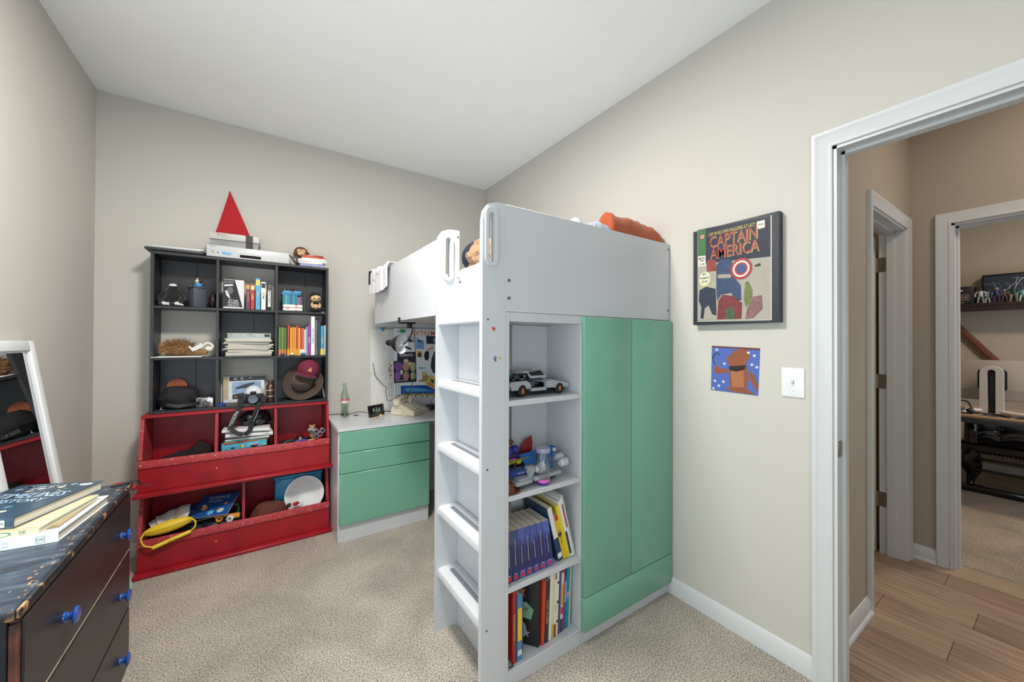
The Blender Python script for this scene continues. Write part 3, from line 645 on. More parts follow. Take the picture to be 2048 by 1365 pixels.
# ---- row 2, right cube: upright books
specs = [(557, 562, 655, '5f7d38', 'thin green and orange paperback, leftmost of the row', 'c87830'), (562.5, 567.5, 655, '6a863a', 'thin green and orange paperback, second from left', 'c87830'), (568, 573, 656, '4f7436', 'thin green and orange paperback, third from left', 'b8702c'),
 (574.5, 579, 650.5, 'b8402c', 'red-topped slim book, taller beside the green ones', 'e0a030'), (580, 584, 655, 'e8a02c', 'orange series book, first of four with red tops', 'e8a02c'), (584.5, 588, 655, 'e59b28', 'orange series book, second of four with red tops', 'e8a02c'), (588.5, 592, 655, 'ea9f2e', 'orange series book, third of four with red tops', 'e8a02c'), (592.5, 596, 651, 'c8482c', 'red and orange book standing taller than its neighbours', 'e0a030'),
 (596.5, 600, 656, 'e8b040', 'yellow slim book left of the red and white one', 'e8b040'), (600.5, 604, 657, 'd0463c', 'red slim book with white foot', 'f0ece4'), (604.5, 608, 657, 'e06a58', 'coral slim book beside white sheet', 'f0ece4'), (608.5, 611.5, 659, 'e4e2dc', 'white slim booklet in the middle right cube', 'e4e2dc'), (612, 615, 654, '8fb4c4', 'pale blue slim booklet left of purple book', '8fb4c4'),
 (615.5, 621, 650.5, '9a3c98', 'purple book with white lettering', '9a3c98'), (622, 629.5, 630, 'e8eae8', 'tall white book with black lettering, tallest of the row', 'e8eae8'), (630.5, 634.5, 640, '6c7076', 'tall grey book beside the white one', '6c7076'), (635.5, 640, 642, '3c4046', 'dark grey slim book between grey and blue', '3c4046'), (641, 647.5, 652, '3a94b8', 'blue book with yellow foot near the cube wall', 'e8c83c'), (648.5, 652.3, 651, 'c4dce8', 'pale blue book, rightmost of the row', 'c4dce8')]
for u0, u1, v0, c, lb, c2 in specs:
    x0, x1 = X_(u0, 690, 1.775), X_(u1, 690, 1.775); h = P(u0, v0, 'y', 1.775).z-Z2
    bk = book('book', lb, ((x0+x1)/2, 1.775, Z2), x1-x0-.0006, .13, min(h, .27), c, c2=c2, group='books in the middle right cube', txt={'9a3c98': 'ANIMALS', 'e8eae8': 'HOW TO DRAW', '3a94b8': 'OCEANS'}.get(c), tc={'9a3c98': 'f0e8f0', 'e8eae8': '22262a', '3a94b8': 'f0e070'}.get(c, 'f0f0f0'))
for u, c, r, lb in ((565, '5b3f8c', .012, 'purple toy lump in front of the green books'), (584, 'e0dcc0', .013, 'cream and yellow toy car in front of orange books'), (606, '3f6fa8', .013, 'blue toy in front of the red books')):
    t = thing('small_toy', lb, 'toy', (X_(u, 708, 1.755), 1.755, Z2)); MB(mat(c, .4)).sph((0, 0, r*.72), (r*1.25, r, r*.72), 12, 8).build('body', t); MB(BLK).cyl((-r*.7, -r*.9, r*.3), (-r*.7, r*.9, r*.3), r*.3, seg=10).cyl((r*.7, -r*.9, r*.3), (r*.7, r*.9, r*.3), r*.3, seg=10).build('wheels', t)

# ---- row 3, left cube
t = thing('backpack', 'black cloth bag with strap in the lower left cube', 'bag', (X_(354, 800, 1.84)+.009, 1.840, Z3), 4)
MB(mat('1d1d20', .85, bump=.4, bscale=60)).heap((0, 0, .062), (.094, .070, .072), .14, 1.7, 8, ridge=.3).build('body', t)
MB(BLK).band([(-.05, -.078, .035), (0, -.092, .022), (.06, -.086, .026), (.10, -.06, .030)], .020, .003, (0, .2, 1)).build('strap', t); MB(CHROME).sph((-.01, -.096, .026), .004, 8, 6).build('buckle', t)
t = thing('disc_toy', 'orange brown disc propped behind the black bag', 'disc', (X_(355, 780, 1.93), 1.918, Z3)); MB(mat('a8542c', .5)).cyl((0, 0, .125), (0, .012, .125), .048, seg=28).cyl((0, .002, .0), (0, .010, .0), .03, seg=4).box(-.01, .01, .002, .010, 0, .09).build('disc', t)
t = thing('digital_camera', 'silver compact digital camera in the lower left cube', 'camera', (X_(410, 805, 1.80), 1.800, Z3), -12)
SIL = mat('c4c4c2', .28, metal=.8)
MB(SIL).box(-.043, .043, -.011, .011, 0, .058, bev=.004).build('body', t)
MB(CHROME).at(Tr(.014, -.011, .027) @ Ro(90, 'X')).lathe([(.021, 0), (.021, .008), (.018, .009), (.018, .017), (.015, .019), (.012, .014), (0, .014)], 24).build('lens', t)
MB(DGREY).at(FRONT(-.024, -.0113, .046)).rect(-.010, .010, -.004, .004, .0004).build('print', t); MB(SIL).cyl((.02, 0, .058), (.02, 0, .062), .006).box(-.034, -.02, -.004, .004, .058, .0605).build('buttons', t)
t = thing('metal_trinket', 'tiny chrome trinket at the front of the lower left cube', 'trinket', (X_(322, 812, 1.775), 1.778, Z3)); MB(CHROME).sph((0, 0, .006), .006, 10, 8).cyl((0, 0, .01), (.001, 0, .022), .002, .001).tube([(-.016, 0, .003), (-.008, -.004, .004), (0, 0, .006), (.010, -.003, .003), (.018, .002, .003)], .0022, 6, 3).build('body', t)

# ---- row 3, middle cube
t = thing('model_kit_box', 'model kit box with black banner and blue picture in lower middle cube', 'box', (X_(489, 780, 1.93), 1.937, Z3), -2)
MB(mat('b49a6a', .5)).box(-.112, .112, -.017, .017, 0, .172, bev=.001).build('carton', t)
q = MB(mat('dfe2e6', .45, var=.2, vscale=20)).at(FRONT(-.112, -.0172, 0)); q.rect(0, .224, 0, .172, .0002); q.m(BLK).rect(.030, .224, .140, .170, .0004)
q.m(mat('8fa8cc', .45, var=.35, vscale=26)).rect(.046, .205, .056, .134, .0004); q.m(mat('3d4048', .5, var=.4, vscale=60)).flat([(.062, .096), (.12, .118), (.165, .128), (.17, .118), (.12, .09), (.07, .086)], .0006).flat([(.05, .052), (.11, .06), (.10, .030), (.052, .024)], .0006)
q.m(mat('c8b890', .5)).rect(.002, .026, .02, .165, .0004); q.m(BLK).rect(.048, .092, .020, .050, .0007); q.m(WHT).text('BS', .020, Tr(.064, .155, .0006)).text('G', .024, Tr(.098, .155, .0006)).text('AA', .012, Tr(.145, .158, .0006)).text('76', .014, Tr(.108, .036, .0009)); q.m(mat('e8b030', .5)).text('EX', .015, Tr(.066, .036, .0010))
q.build('print', t)
t = thing('white_helmet', 'white plastic dome helmet in front of the model kit box', 'helmet', (X_(507, 790, 1.855), 1.856, Z3+.008)); MB(mat('dfe5ea', .25)).at(Ro(-8, 'X')).lathe([(.058, 0), (.060, .010), (.058, .04), (.050, .07), (.034, .092), (.015, .102), (0, .104)], 30).build('dome', t); MB(mat('c8ced4', .3)).at(Ro(-8, 'X')).lathe([(.0585, 0), (.064, .003), (.064, .008), (.060, .011)], 30).build('brim', t)
t = thing('thermos', 'brown metal thermos flask at right of lower middle cube', 'flask', (X_(541, 790, 1.83), 1.83, Z3)); MB(mat('6e5148', .3, metal=.7)).lathe([(0, 0), (.026, 0), (.028, .004), (.028, .090), (.026, .108), (.018, .118), (0, .118)], 26).build('body', t); MB(mat('3a2c28', .4)).lathe([(.0165, .1185), (.0165, .138), (.014, .142), (0, .142)], 20).build('cap', t)
MB(mat('d8c8b8', .3, metal=.6)).lathe([(.0283, .035), (.0286, .036), (.0286, .040), (.0283, .041)], 26).lathe([(.0283, .075), (.0286, .076), (.0286, .080), (.0283, .081)], 26).build('ring', t)
t = thing('bridge_camera', 'black bridge camera with lens cap and hanging lettered strap', 'camera', (X_(506, 800, 1.785), 1.779, Z3+.001))
MB(BLK).box(-.058, .058, -.006, .016, 0, .064, bev=.008).box(-.058, -.032, -.022, 0, .004, .058, bev=.008).box(-.016, .018, -.006, .012, .062, .080, bev=.006).build('body', t)
MB(BLK).at(Tr(0, -.006, .033) @ Ro(90, 'X')).lathe([(.030, 0), (.030, .016), (.028, .022), (.028, .026), (0, .026)], 30).build('lens', t)
MB(mat('5d6a78', .35)).at(Tr(0, -.0322, .033) @ Ro(90, 'X')).lathe([(.0275, -.001), (.0275, .003), (.0255, .0045), (.0235, .0035), (0, .0035)], 30).build('lens_cap', t)
MB(CHROME).cyl((-.042, .006, .064), (-.042, .006, .069), .008).build('dial', t)
STR = mat('1b1d20', .7, bump=.3); ypl = -.056
sA = [(-.058, .0, .05), (-.066, -.02, .03), (-.062, -.028, .003), (-.066, ypl+.02, -.006), (-.074, ypl+.004, -.020), (-.085, ypl, -.05), (-.100, ypl, -.09), (-.112, ypl-.004, -.125), (-.110, ypl-.010, -.140)]
sB = [(.060, 0, .05), (.056, -.024, .02), (.040, -.028, .004), (.030, ypl+.02, -.006), (.024, ypl+.004, -.020), (.012, ypl, -.06), (-.006, ypl-.002, -.105), (-.012, ypl-.006, -.150), (-.035, ypl-.018, -.176), (-.070, ypl-.018, -.172), (-.108, ypl-.012, -.142)]
def smooth(p, n=5):
    p = [Vector(x) for x in p]; q = []
    for i in range(len(p)-1):
        a, b, c, d = p[max(i-1, 0)], p[i], p[i+1], p[min(i+2, len(p)-1)]
        for k in range(n):
            s = k/n; q.append(.5*((2*b)+(c-a)*s+(2*a-5*b+4*c-d)*s*s+(3*b-a-3*c+d)*s**3))
    return q+[p[-1]]
MB(STR).band(smooth(sA), .030, .0022, (1, -.25, 0)).build('strap', t)
MB(STR).band(smooth(sB), .026, .0022, (1, .25, 0)).build('strap', t)
q = MB(mat('e4e6e6', .6)); q.text('COOLPIX', .019, frame((-.0945, ypl-.0030, -.075), (.36, 0, .93), (-.93, 0, .36)), ext=.0008, wide=1.15)
for dx in (-.012, .012): q.band([(-.083+dx, ypl-.0020, -.045), (-.099+dx, ypl-.0020, -.088), (-.110+dx, ypl-.0058, -.125)], .0012, .0010, (1, -.25, 0))
q.band([(.020+.011, ypl-.0012, -.035), (.012+.011, ypl-.002, -.06), (-.006+.011, ypl-.004, -.105)], .0012, .001, (1, .25, 0)); q.build('print', t)
t = thing('jar_lid', 'blue plastic lid on the front edge of the black shelf', 'lid', (X_(441, 815, 1.775), 1.788, Z3)); MB(mat('1f4c9c', .25, coat=.5)).lathe([(0, 0), (.023, 0), (.025, .003), (.025, .013), (.023, .015), (.021, .013), (0, .012)], 28).build('disc', t)
# ---- row 3, right cube: hats
t = thing('fedora', 'dark brown felt hat tipped on its side in lower right cube', 'hat', M=Matrix.Translation((X_(607, 770, 1.83), 1.835, Z3+.112)) @ Ro(-30, 'Y') @ Ro(60, 'X') @ Matrix.Scale(1.08, 4))
FELT = mat('4a3c33', .95, bump=.3, sheen=.2)
def brimfn(r0, r1, dip, a):
    return lambda u, v: ((r0+(r1-r0)*v)*math.cos(2*math.pi*u)*1.0, (r0+(r1-r0)*v)*1.02*math.sin(2*math.pi*u), dip*math.cos(4*math.pi*u)*v*v+.008*v*v)
MB(FELT).sheet(brimfn(.058, .118, -.012, 0), 40, 5, .003).build('brim', t)
MB(FELT).lathe([(.062, -.004), (.064, .0), (.060, .03), (.053, .062), (.040, .078), (.018, .074), (0, .066)], 36).build('crown', t)
MB(mat('2c221d', .9)).lathe([(.0640, .002), (.0660, .003), (.0635, .022), (.0615, .023)], 36).build('hat_band', t)
t = thing('baseball_cap', 'maroon cap with orange triangle patch and light blue brim lining', 'cap', M=Matrix.Translation((X_(616, 748, 1.80), 1.812, Z3+.196)) @ Ro(16, 'Y') @ Ro(14, 'X') @ Ro(-8, 'Z') @ Matrix.Scale(1.06, 4))
MAR = mat('6e1f38', .85, bump=.25)
MB(MAR).lathe([(.066, -.004), (.068, .006), (.066, .03), (.055, .056), (.034, .074), (.012, .081), (0, .081)], 32).sph((0, 0, .082), .006, 8, 6).build('crown', t)
MB(MAR).sheet(lambda u, v: ((.058+.004*v)*math.sin(-1.15+2.3*u)*(1+.12*v), -.030-(.036+.046*v)*math.cos(-1.15+2.3*u)*1.0, -.004-.012*v+.020*(1-abs(2*u-1)**2)*v*.5), 18, 5, .002).build('brim', t)
MB(mat('7cb8d0', .7)).sheet(lambda u, v: ((.057+.004*v)*math.sin(-1.12+2.24*u)*(1+.12*v), -.030-(.034+.046*v)*math.cos(-1.12+2.24*u)*1.0, -.0068-.012*v+.020*(1-abs(2*u-1)**2)*v*.5), 18, 5, .0012).build('brim_lining', t)
MB(mat('c88a50', .7)).at(Tr(.010, -.0665, .020) @ Ro(80, 'X')).prism([(-.013, 0), (.015, 0), (.003, .030)], -.002, .0015).build('patch', t)
t = thing('envelope', 'white folded paper standing behind the felt hat', 'paper', (X_(651, 780, 1.80), 1.805, Z3)); MB(PAPER).at(Ro(-10, 'Y')).box(-.006, -.003, 0, .09, 0, .085).build('sheet', t)
MB(BLK).tube([(X_(560, 790, 1.8)-.0, 1.80, Z3+.008), (-1.66, 1.778, Z3+.004), (-1.64, 1.772, Z3+.004), (-1.60, 1.775, Z3+.003), (-1.57, 1.79, Z3+.003)], .003).build('cable', None, 'black cable lying at the front of the lower right cube', 'cable')
t = thing('photo_frame', 'small copper coloured rectangular frame lying before the camera', 'frame', (X_(487, 814, 1.778), 1.782, Z3)); mb = MB(mat('b87a58', .35, metal=.6))
for a in ((-.034, .034, -.013, -.010), (-.034, .034, .010, .013), (-.034, -.031, -.0098, .0098), (.031, .034, -.0098, .0098)): mb.box(*a, 0, .003)
mb.build('rim', t)

# ---- on top of the black shelf
t = thing('game_console', 'slim dark game console at left end of shelf top', 'console', (X_(356, 500, 1.83), 1.845, ZT), -1)
MB(mat('3a3d40', .45)).box(-.135, .128, -.095, .085, .004, .020, bev=.007).box(-.12, .11, -.07, .06, 0, .005).build('case', t)
t = thing('game_console', 'slim white game console lying on top of the dark one', 'console', (X_(362, 492, 1.83), 1.85, ZT+.0205), -2)
MB(mat('c9cccc', .35)).box(-.118, .118, -.085, .075, 0, .016, bev=.007).build('case', t)
MB(DGREY).box(.100, .119, -.0855, -.0800, .004, .007).build('slot', t)
px0, px1 = X_(413, 500, 1.775), X_(578, 520, 1.775); pw = px1-px0
t = thing('disc_player', 'white video disc player with front display across the shelf top', 'player', ((px0+px1)/2, 1.855, ZT))
DV = mat('c6c8ca', .35); hw = pw/2
MB(DV).box(-hw, hw, -.072, .095, .004, .074, bev=.0015).box(-hw, hw, -.080, -.0722, .004, .074, bev=.002).build('case', t)
MB(BLK).cyl((-hw+.04, -.04, 0), (-hw+.04, -.04, .0045), .012).cyl((hw-.04, -.04, 0), (hw-.04, -.04, .0045), .012).cyl((-hw+.04, .06, 0), (-hw+.04, .06, .0045), .012).cyl((hw-.04, .06, 0), (hw-.04, .06, .0045), .012).build('feet', t)
q = MB(mat('b8babc', .4)).at(FRONT(0, -.0803, .004)); q.rect(-hw+.002, -.085, .042, .0435, .0003).rect(-.09, .10, .058, .0592, .0003).rect(-.09, .10, .033, .0342, .0003).rect(-.09, -.0888, .033, .059, .0003).rect(.0988, .10, .033, .059, .0003)
q.m(mat('1a0c0e', .1)).rect(-.052, .060, .008, .026, .0006); q.m(mat('58a8dc', .3)).rect(-.142, -.122, .018, .034, .0006).rect(-.120, -.096, .016, .032, .0006)
q.m(mat('2c2c2e')).ell(-.188, .029, .006, .006, .0006).ell(-.163, .027, .004, .004, .0006); q.m(WHT).ell(-.1885, .029, .0035, .0035, .0008).text('DVD', .008, Tr(-.108, .024, .0008)); q.m(mat('77797c')).text('PHILIPS', .008, Tr(-hw+.03, .062, .0003)).ell(.145, .018, .009, .009, .0004)
q.m(WHT).ell(.145, .018, .0078, .0078, .0007); q.m(mat('b0b2b4')).ell(.172, .018, .003, .003, .0005).ell(.187, .018, .003, .003, .0005).ell(.118, .02, .003, .003, .0005); q.build('print', t)
nx = (X_(418, 480, 1.79)+X_(521, 500, 1.79))/2
t = thing('retro_console', 'grey retro game console with black stripe on top of the player', 'console', (nx+.002, 1.860, ZT+.0745), -3)
MB(mat('bdbcb8', .5)).box(-.128, .128, -.088, .085, .040, .080, bev=.002).box(-.085, .045, -.06, .075, .0802, .088, bev=.002).build('upper_shell', t)
MB(mat('8f8e90', .5)).at(Matrix()).prism([(-.122, -.078), (.122, -.078), (.118, .080), (-.118, .080)], 0.0, .0398).build('lower_shell', t)
MB(mat('25252a', .5)).box(.056, .094, -.0895, .086, .0405, .0808).box(.056, .094, -.0795, -.078, .001, .039).build('stripe', t)
q = MB(mat('c8302e')).at(FRONT(0, -.0883, .04)); q.text('Nintendo', .009, Tr(-.064, .030, .0004), wide=1.2).rect(-.088, -.086, .014, .034, .0003); q.m(mat('8a8a8c')).text('ENTERTAINMENT SYSTEM', .005, Tr(-.045, .018, .0004)); q.m(mat('3c3c40')).at(FRONT(0, -.0782, 0))
for x in (-.075, -.045):
    q.rect(x-.012, x+.012, .026, .0272, .0005).rect(x-.012, x+.012, .012, .0132, .0005).rect(x-.012, x-.0108, .012, .027, .0005).rect(x+.0108, x+.012, .012, .027, .0005)
q.m(BLK); 
for x, z in ((.066, .026), (.084, .026), (.066, .010), (.084, .010)): q.rect(x-.006, x+.006, z-.005, z+.005, .0025)
q.build('print', t)
# pointed red felt hat standing on the player behind the console: flattened cone with a soft rolled edge
t = thing('felt_hat', 'tall pointed red felt hat behind the grey console on shelf top', 'hat', (P(470, 460, 'y', 1.955).x-.004, 1.9555, ZT))
HT = P(466, 384, 'y', 1.955).z-ZT
mb = MB(mat('b3202a', .9, bump=.3, var=.04)); n = 26
def hatfn(u, v):
    a = 2*math.pi*u; r = (1-v)**.98; x = .155*r*math.cos(a)+(-.026*v)+.012*v*(1-v)*4*.4; y = .0105*max(r, .12)**.5*math.sin(a)
    return (x+(.002*math.cos(a) if v > .97 else 0), y, HT*v)
mb.sheet(hatfn, 36, 20, .0012); mb.build('cone', t)
MB(mat('8f1820', .9)).tube([(-.152, -.0105, .004), (-.02, -.0112, .003), (.152, -.0105, .004)], .0018, 6).build('hem', t)
MB(BLK).tube([(-1.70, 1.90, ZT+.0765), (-1.66, 1.90, ZT+.094), (-1.615, 1.89, ZT+.080), (-1.59, 1.88, ZT+.045), (-1.575, 1.87, ZT+.010), (-1.56, 1.86, ZT+.0035), (-1.54, 1.87, ZT+.003)], .0028).tube([(-1.68, 1.89, ZT+.0765), (-1.63, 1.87, ZT+.086), (-1.60, 1.885, ZT+.052), (-1.568, 1.90, ZT+.008), (-1.55, 1.91, ZT+.003)], .0025).build('cable', None, 'black looped cable behind the white player on shelf top', 'cable')
x0, x1 = X_(590, 530, 1.80), X_(656, 530, 1.80); xm = (x0+x1)/2; zz = ZT; W5 = []
for k, (c, lb, wdx, th, off) in enumerate((('8f96c4', 'blue and lilac patterned paperback, bottom of the pile on shelf top', .155, .021, .002), ('ddd9d0', 'cream paperback, second from bottom on shelf top', .150, .013, -.006), ('e9e6df', 'wide white book in the middle of the pile on shelf top', .178, .013, .0), ('f0eeea', 'white slim book under the red books', .145, .012, .012), ('c8452c', 'orange and red book near the top of the shelf top pile', .142, .012, .006), ('8c2a24', 'dark red book, topmost of the pile on shelf top', .140, .009, .004))):
    o = thing('book', lb, 'book', (xm+off, 1.845, zz), [2, -4, 3, -2, 4, -3][k], 'books piled at the right end of the shelf top')
    MB(mat(c, .4, var=.10 if k != 0 else .35, vscale=40)).box(-wdx/2, wdx/2, -.062, .062, 0, .0012).box(-wdx/2, wdx/2, -.062, .062, th-.0012, th).box(-wdx/2, wdx/2, -.062, -.0608, .0013, th-.0013).build('cover', o)
    MB(PAGES).box(-wdx/2+.001, wdx/2-.001, -.0606, .061, .0013, th-.0013).build('pages', o)
    if k in (4, 5): MB(mat('e8a040' if k == 4 else 'e8e0d8')).at(FRONT(-.01, -.0621, th/2)).text('ADVENTURES' if k == 4 else 'STORIES', th*.7, ext=.0003, wide=1.5).build('print', o)
    zz += th+.0006
t = thing('monkey_plush', 'brown plush monkey peeking over the pile of books', 'plush toy', (X_(603, 500, 1.90), 1.935, ZT))
MB(mat('6f4a30', .95, bump=.3)).sph((0, 0, .045), (.035, .024, .045)).sph((0, -.002, .125), (.044, .026, .038)).sph((-.036, 0, .108), (.014, .008, .016), 10, 8).sph((.046, 0, .115), (.010, .008, .014), 10, 8).build('body', t)
MB(mat('dcb98e', .9)).sph((-.012, -.022, .128), (.016, .008, .014)).sph((.012, -.022, .128), (.016, .008, .014)).sph((0, -.022, .108), (.024, .010, .014)).build('face', t)
MB(BLK).sph((-.010, -.0300, .126), .003, 8, 6).sph((.011, -.0300, .126), .003, 8, 6).build('eyes', t)
t = thing('wood_block', 'small wooden block showing beside the shelf top corner', 'block', (-1.372, 1.90, 1.79)); 
bpy.data.objects.remove(t)
MB(mat('c09a6a', .6)).cyl((-1.381, 1.945, 1.735), (-1.381, 1.966, 1.735), .014, seg=14).build('wall_peg', None, 'light wooden peg on the wall beside the shelf corner', 'peg')
MB(BLK).tube([(-1.3800, 1.955, .93), (-1.378, 1.945, .87), (-1.376, 1.94, .80), (-1.374, 1.948, .745)], .006).build('cable', None, 'black cable hanging between black shelf and desk', 'cable')

# ---- upper bin contents
UB = .4385+.0205      # floor of the upper bin
def U_(u, v, y): p = P(u, v, 'y', y); return p
t = thing('dark_sweater', 'crumpled dark sweater in the left part of the upper red bin', 'clothing', (-2.155, 1.835, UB)); MB(mat('1c1416', .95, bump=.5, bscale=90)).heap((-.025, 0, .075), (.105, .085, .098), .2, 1.5, 12, ridge=.3).heap((.055, .01, .085), (.070, .075, .135), .22, 1.5, 14, ridge=.3).build('cloth', t)
t = thing('fabric_pile', 'folded dark clothes under the books in the upper bin middle', 'clothing', (-1.855, 1.83, UB)); MB(mat('26232a', .95, bump=.4)).box(-.125, .125, -.095, .095, 0, .160, bev=.03, seg=3).build('cloth', t)
zb = UB+.1605
t = boxy('board_game', 'colourful snowy picture box in the upper bin middle', 'game box', (-1.868, 1.812, zb), .235, .155, .036, '3f9ed4', bev=.001); t.rotation_euler = (0, R(-1.5), R(3)); t.location.z += .0035
q = MB(mat('4aa8dc', .35, var=.5, vscale=18)).at(FRONT(-.117, -.0777, 0)); q.rect(0, .234, .001, .035, .0003); q.m(WHT).text('snow', .017, Tr(.16, .022, .0006), wide=1.3); q.m(mat('e8b838')).rect(.10, .112, .008, .028, .0005).ell(.22, .01, .008, .006, .0005); q.m(mat('141820')).ell(.165, .008, .022, .007, .0005).ell(.055, .012, .010, .006, .0005); q.m(mat('cc4a88')).ell(.178, .014, .018, .003, .0008); q.build('print', t)
q = MB(mat('8cc8e8', .35, var=.4, vscale=14)).at(Tr(0, 0, .0362)).rect(-.116, .116, -.076, .076, .0002); q.m(WHT).ell(.04, -.02, .05, .02, .0004).ell(-.06, .03, .03, .015, .0004); q.build('print', t)
zb += .043
for k, (c, lb) in enumerate((('c4622c', 'orange edged magazine on the snowy box'), ('2c8f94', 'teal magazine under the white binders'), ('e0e4e6', 'pale magazine between teal magazine and binders'))):
    o = thing('magazine', lb, 'magazine', (-1.860+.006*k, 1.815, zb), 4-3*k, 'magazines in the upper red bin'); MB(mat(c, .4, var=.15, vscale=20)).box(-.115, .115, -.075, .08, 0, .0075).build('cover', o); zb += .008
for k, (rz, dx, lb, th) in enumerate(((2, .012, 'white binder with grey spine lettering in the upper bin', .020), (-2, .0, 'white thick binder tilted on top in the upper bin', .017))):
    o = thing('binder', lb, 'binder', (-1.855+dx, 1.815+.002*k, zb+.002), rz, 'white binders in the upper red bin'); o.rotation_euler = (0, R(3.2), R(rz)); o.location.z += .006+.002*k
    MB(mat('e2e3e6', .4)).box(-.125, .125, -.082, .085, 0, th, bev=.002).build('cover', o); MB(BLK).box(-.118, .118, -.0828, -.0822, .003, .0045).build('edge', o)
    if k == 0: MB(DGREY).at(FRONT(-.05, -.0832, .011)).text('SCHOOL', .008, wide=1.3).text('NOTES', .007, Tr(.14, 0, 0)).build('print', o)
    zb += th+.008
t = thing('plastic_bag', 'shiny black plastic bag behind the binders', 'bag', (-1.812, 1.87, zb+.004)); MB(mat('20242c', .18, coat=.4, bump=.6, bscale=40)).heap((0, 0, .042), (.085, .05, .050), .25, 1.8, 22, ridge=.4).build('body', t)
t = thing('foam_pipe_toy', 'grey toy made of joined pipe ends in upper bin right', 'toy', (-1.455, 1.775, UB+.165)); pg = mat('8e979c', .35)
mb = MB(pg)
for x, z in ((-.004, .028), (.020, .010), (-.002, -.004), (.036, .030)): mb.at(Tr(x, 0, z+.02) @ Ro(90, 'X')).lathe([(.011, -.028), (.014, -.028), (.014, .028), (.011, .028), (.011, -.028)], 16)
mb.at(Matrix()).tube([(-.05, .02, .055), (-.03, .012, .060), (-.012, .010, .048)], .011).build('pipes', t)
t = thing('clutter_cushion', 'dark folded cloth filling the upper bin right part', 'clothing', (-1.555, 1.84, UB)); MB(mat('241a1c', .95, bump=.4)).box(-.128, .128, -.10, .09, 0, .150, bev=.03, seg=3).build('cloth', t)
t = thing('teddy_bear', 'tiny tan teddy bear on the pipe toy', 'plush toy', (-1.475, 1.82, UB+.1505)); MB(mat('a88764', .95, bump=.3)).sph((0, 0, .035), (.022, .018, .035), 12, 8).sph((-.004, -.004, .082), (.020, .017, .017), 12, 8).sph((-.018, 0, .097), .006, 8, 6).sph((.010, 0, .099), .006, 8, 6).sph((-.006, -.020, .078), .007, 8, 6).build('body', t)
t = thing('brass_bell', 'dark brass domed toy in the upper bin right part', 'toy', (-1.555, 1.79, UB+.1505)); MB(mat('5a4038', .25, metal=.8)).lathe([(0, 0), (.034, 0), (.036, .006), (.030, .020), (.022, .034), (.010, .044), (.006, .050), (0, .052)], 24).build('dome', t); MB(mat('c89070', .3, metal=.5)).sph((0, -.020, .030), .005, 10, 6).sph((.014, -.018, .026), .004, 8, 6).build('studs', t)
t = thing('goggles', 'purple and silver toy goggles at the front of upper bin right', 'goggles', (-1.555, 1.735, UB+.1505)); MB(mat('5a4ab4', .35)).tube([(-.045, -.006, .006), (-.030, -.014, .018), (.0, -.018, .024), (.030, -.014, .020), (.045, -.004, .008)], .006).build('rim', t); MB(mat('b8bcc4', .3, metal=.5)).sph((0, .006, .009), (.040, .018, .009), 16, 8).build('visor', t)
t = thing('toy_cylinder', 'short orange and cream toy cylinder beside the goggles', 'toy', (-1.485, 1.728, UB+.1515)); MB(mat('e08a3c', .4)).cyl((0, -.012, .012), (.004, .012, .012), .012).build('body', t); MB(mat('d8ccb8')).cyl((-.026, -.010, .0105), (-.006, -.006, .0105), .0105).build('cap', t)
MB(mat('3a3c44', .4)).tube([(-1.655, 1.75, UB+.159), (-1.63, 1.76, UB+.170), (-1.60, 1.77, UB+.168), (-1.58, 1.80, UB+.155)], .008).build('hose', None, 'grey toy tube at the left of the upper bin right part', 'tube')

# ---- lower bin contents
LB = .0210
t = thing('cloth_bundle', 'dark blue clothes filling the lower bin left compartment', 'clothing', (-2.105, 1.83, LB)); MB(mat('1e2430', .95, bump=.5)).box(-.205, .205, -.105, .105, 0, .168, bev=.035, seg=3).build('cloth', t)
def slab(name, lb, cat_, cen, w_, h_, th, rot, c, parts, group=None):
    o = thing(name, lb, cat_, cen, 0, group); o.rotation_euler = [R(a) for a in rot]
    MB(mat(c, .4, var=.1)).box(-w_/2, w_/2, -h_/2, h_/2, 0, .0015).box(-w_/2, w_/2, -h_/2, h_/2, th-.0015, th).box(-w_/2, -w_/2+.0015, -h_/2, h_/2, .0016, th-.0016).build('cover', o)
    MB(PAGES).box(-w_/2+.0018, w_/2-.002, -h_/2+.002, h_/2-.002, .0016, th-.0016).build('pages', o)
    q_ = MB(WHT).at(Tr(0, 0, th+.0002)); parts(q_); q_.build('print', o); return o
def sci(q_):
    q_.text('SCIENCE', .030, Tr(.0, .055, 0)).text('EXPLORER', .016, Tr(-.01, .028, 0)); q_.m(mat('e8a838')).ell(-.05, -.02, .016, .016); q_.m(mat('5ab0d8')).ell(.05, -.05, .020, .018, .0001).star(.0, -.06, .022, .0002, 6, .6); q_.m(WHT).star(.05, -.05, .018, .0004, 8, .5).ell(-.06, .0, .010, .008, .0003); q_.m(mat('d87a38')).ell(.06, .0, .010, .010)
slab('book', 'blue science book with white title lying in lower bin left', 'book', (-2.01, 1.785, LB+.256), .20, .17, .012, (26, -4, -24), '1f4f90', sci)
slab('book', 'second blue picture book under the science title', 'book', (-2.135, 1.850, LB+.212), .19, .17, .010, (18, 2, 12), '1c4682', lambda q_: (q_.m(mat('5ab0d8')).star(.0, 0, .03, .0002, 7, .6), q_.m(mat('c8d8e8')).ell(.05, .05, .02, .01)))
slab('notebook', 'closed navy notebook standing behind orange toy', 'notebook', (-1.958, 1.77, LB+.170), .15, .10, .010, (8, 2, -8), '12283f', lambda q_: q_.m(mat('20507c')).rect(-.05, .05, -.03, .03))
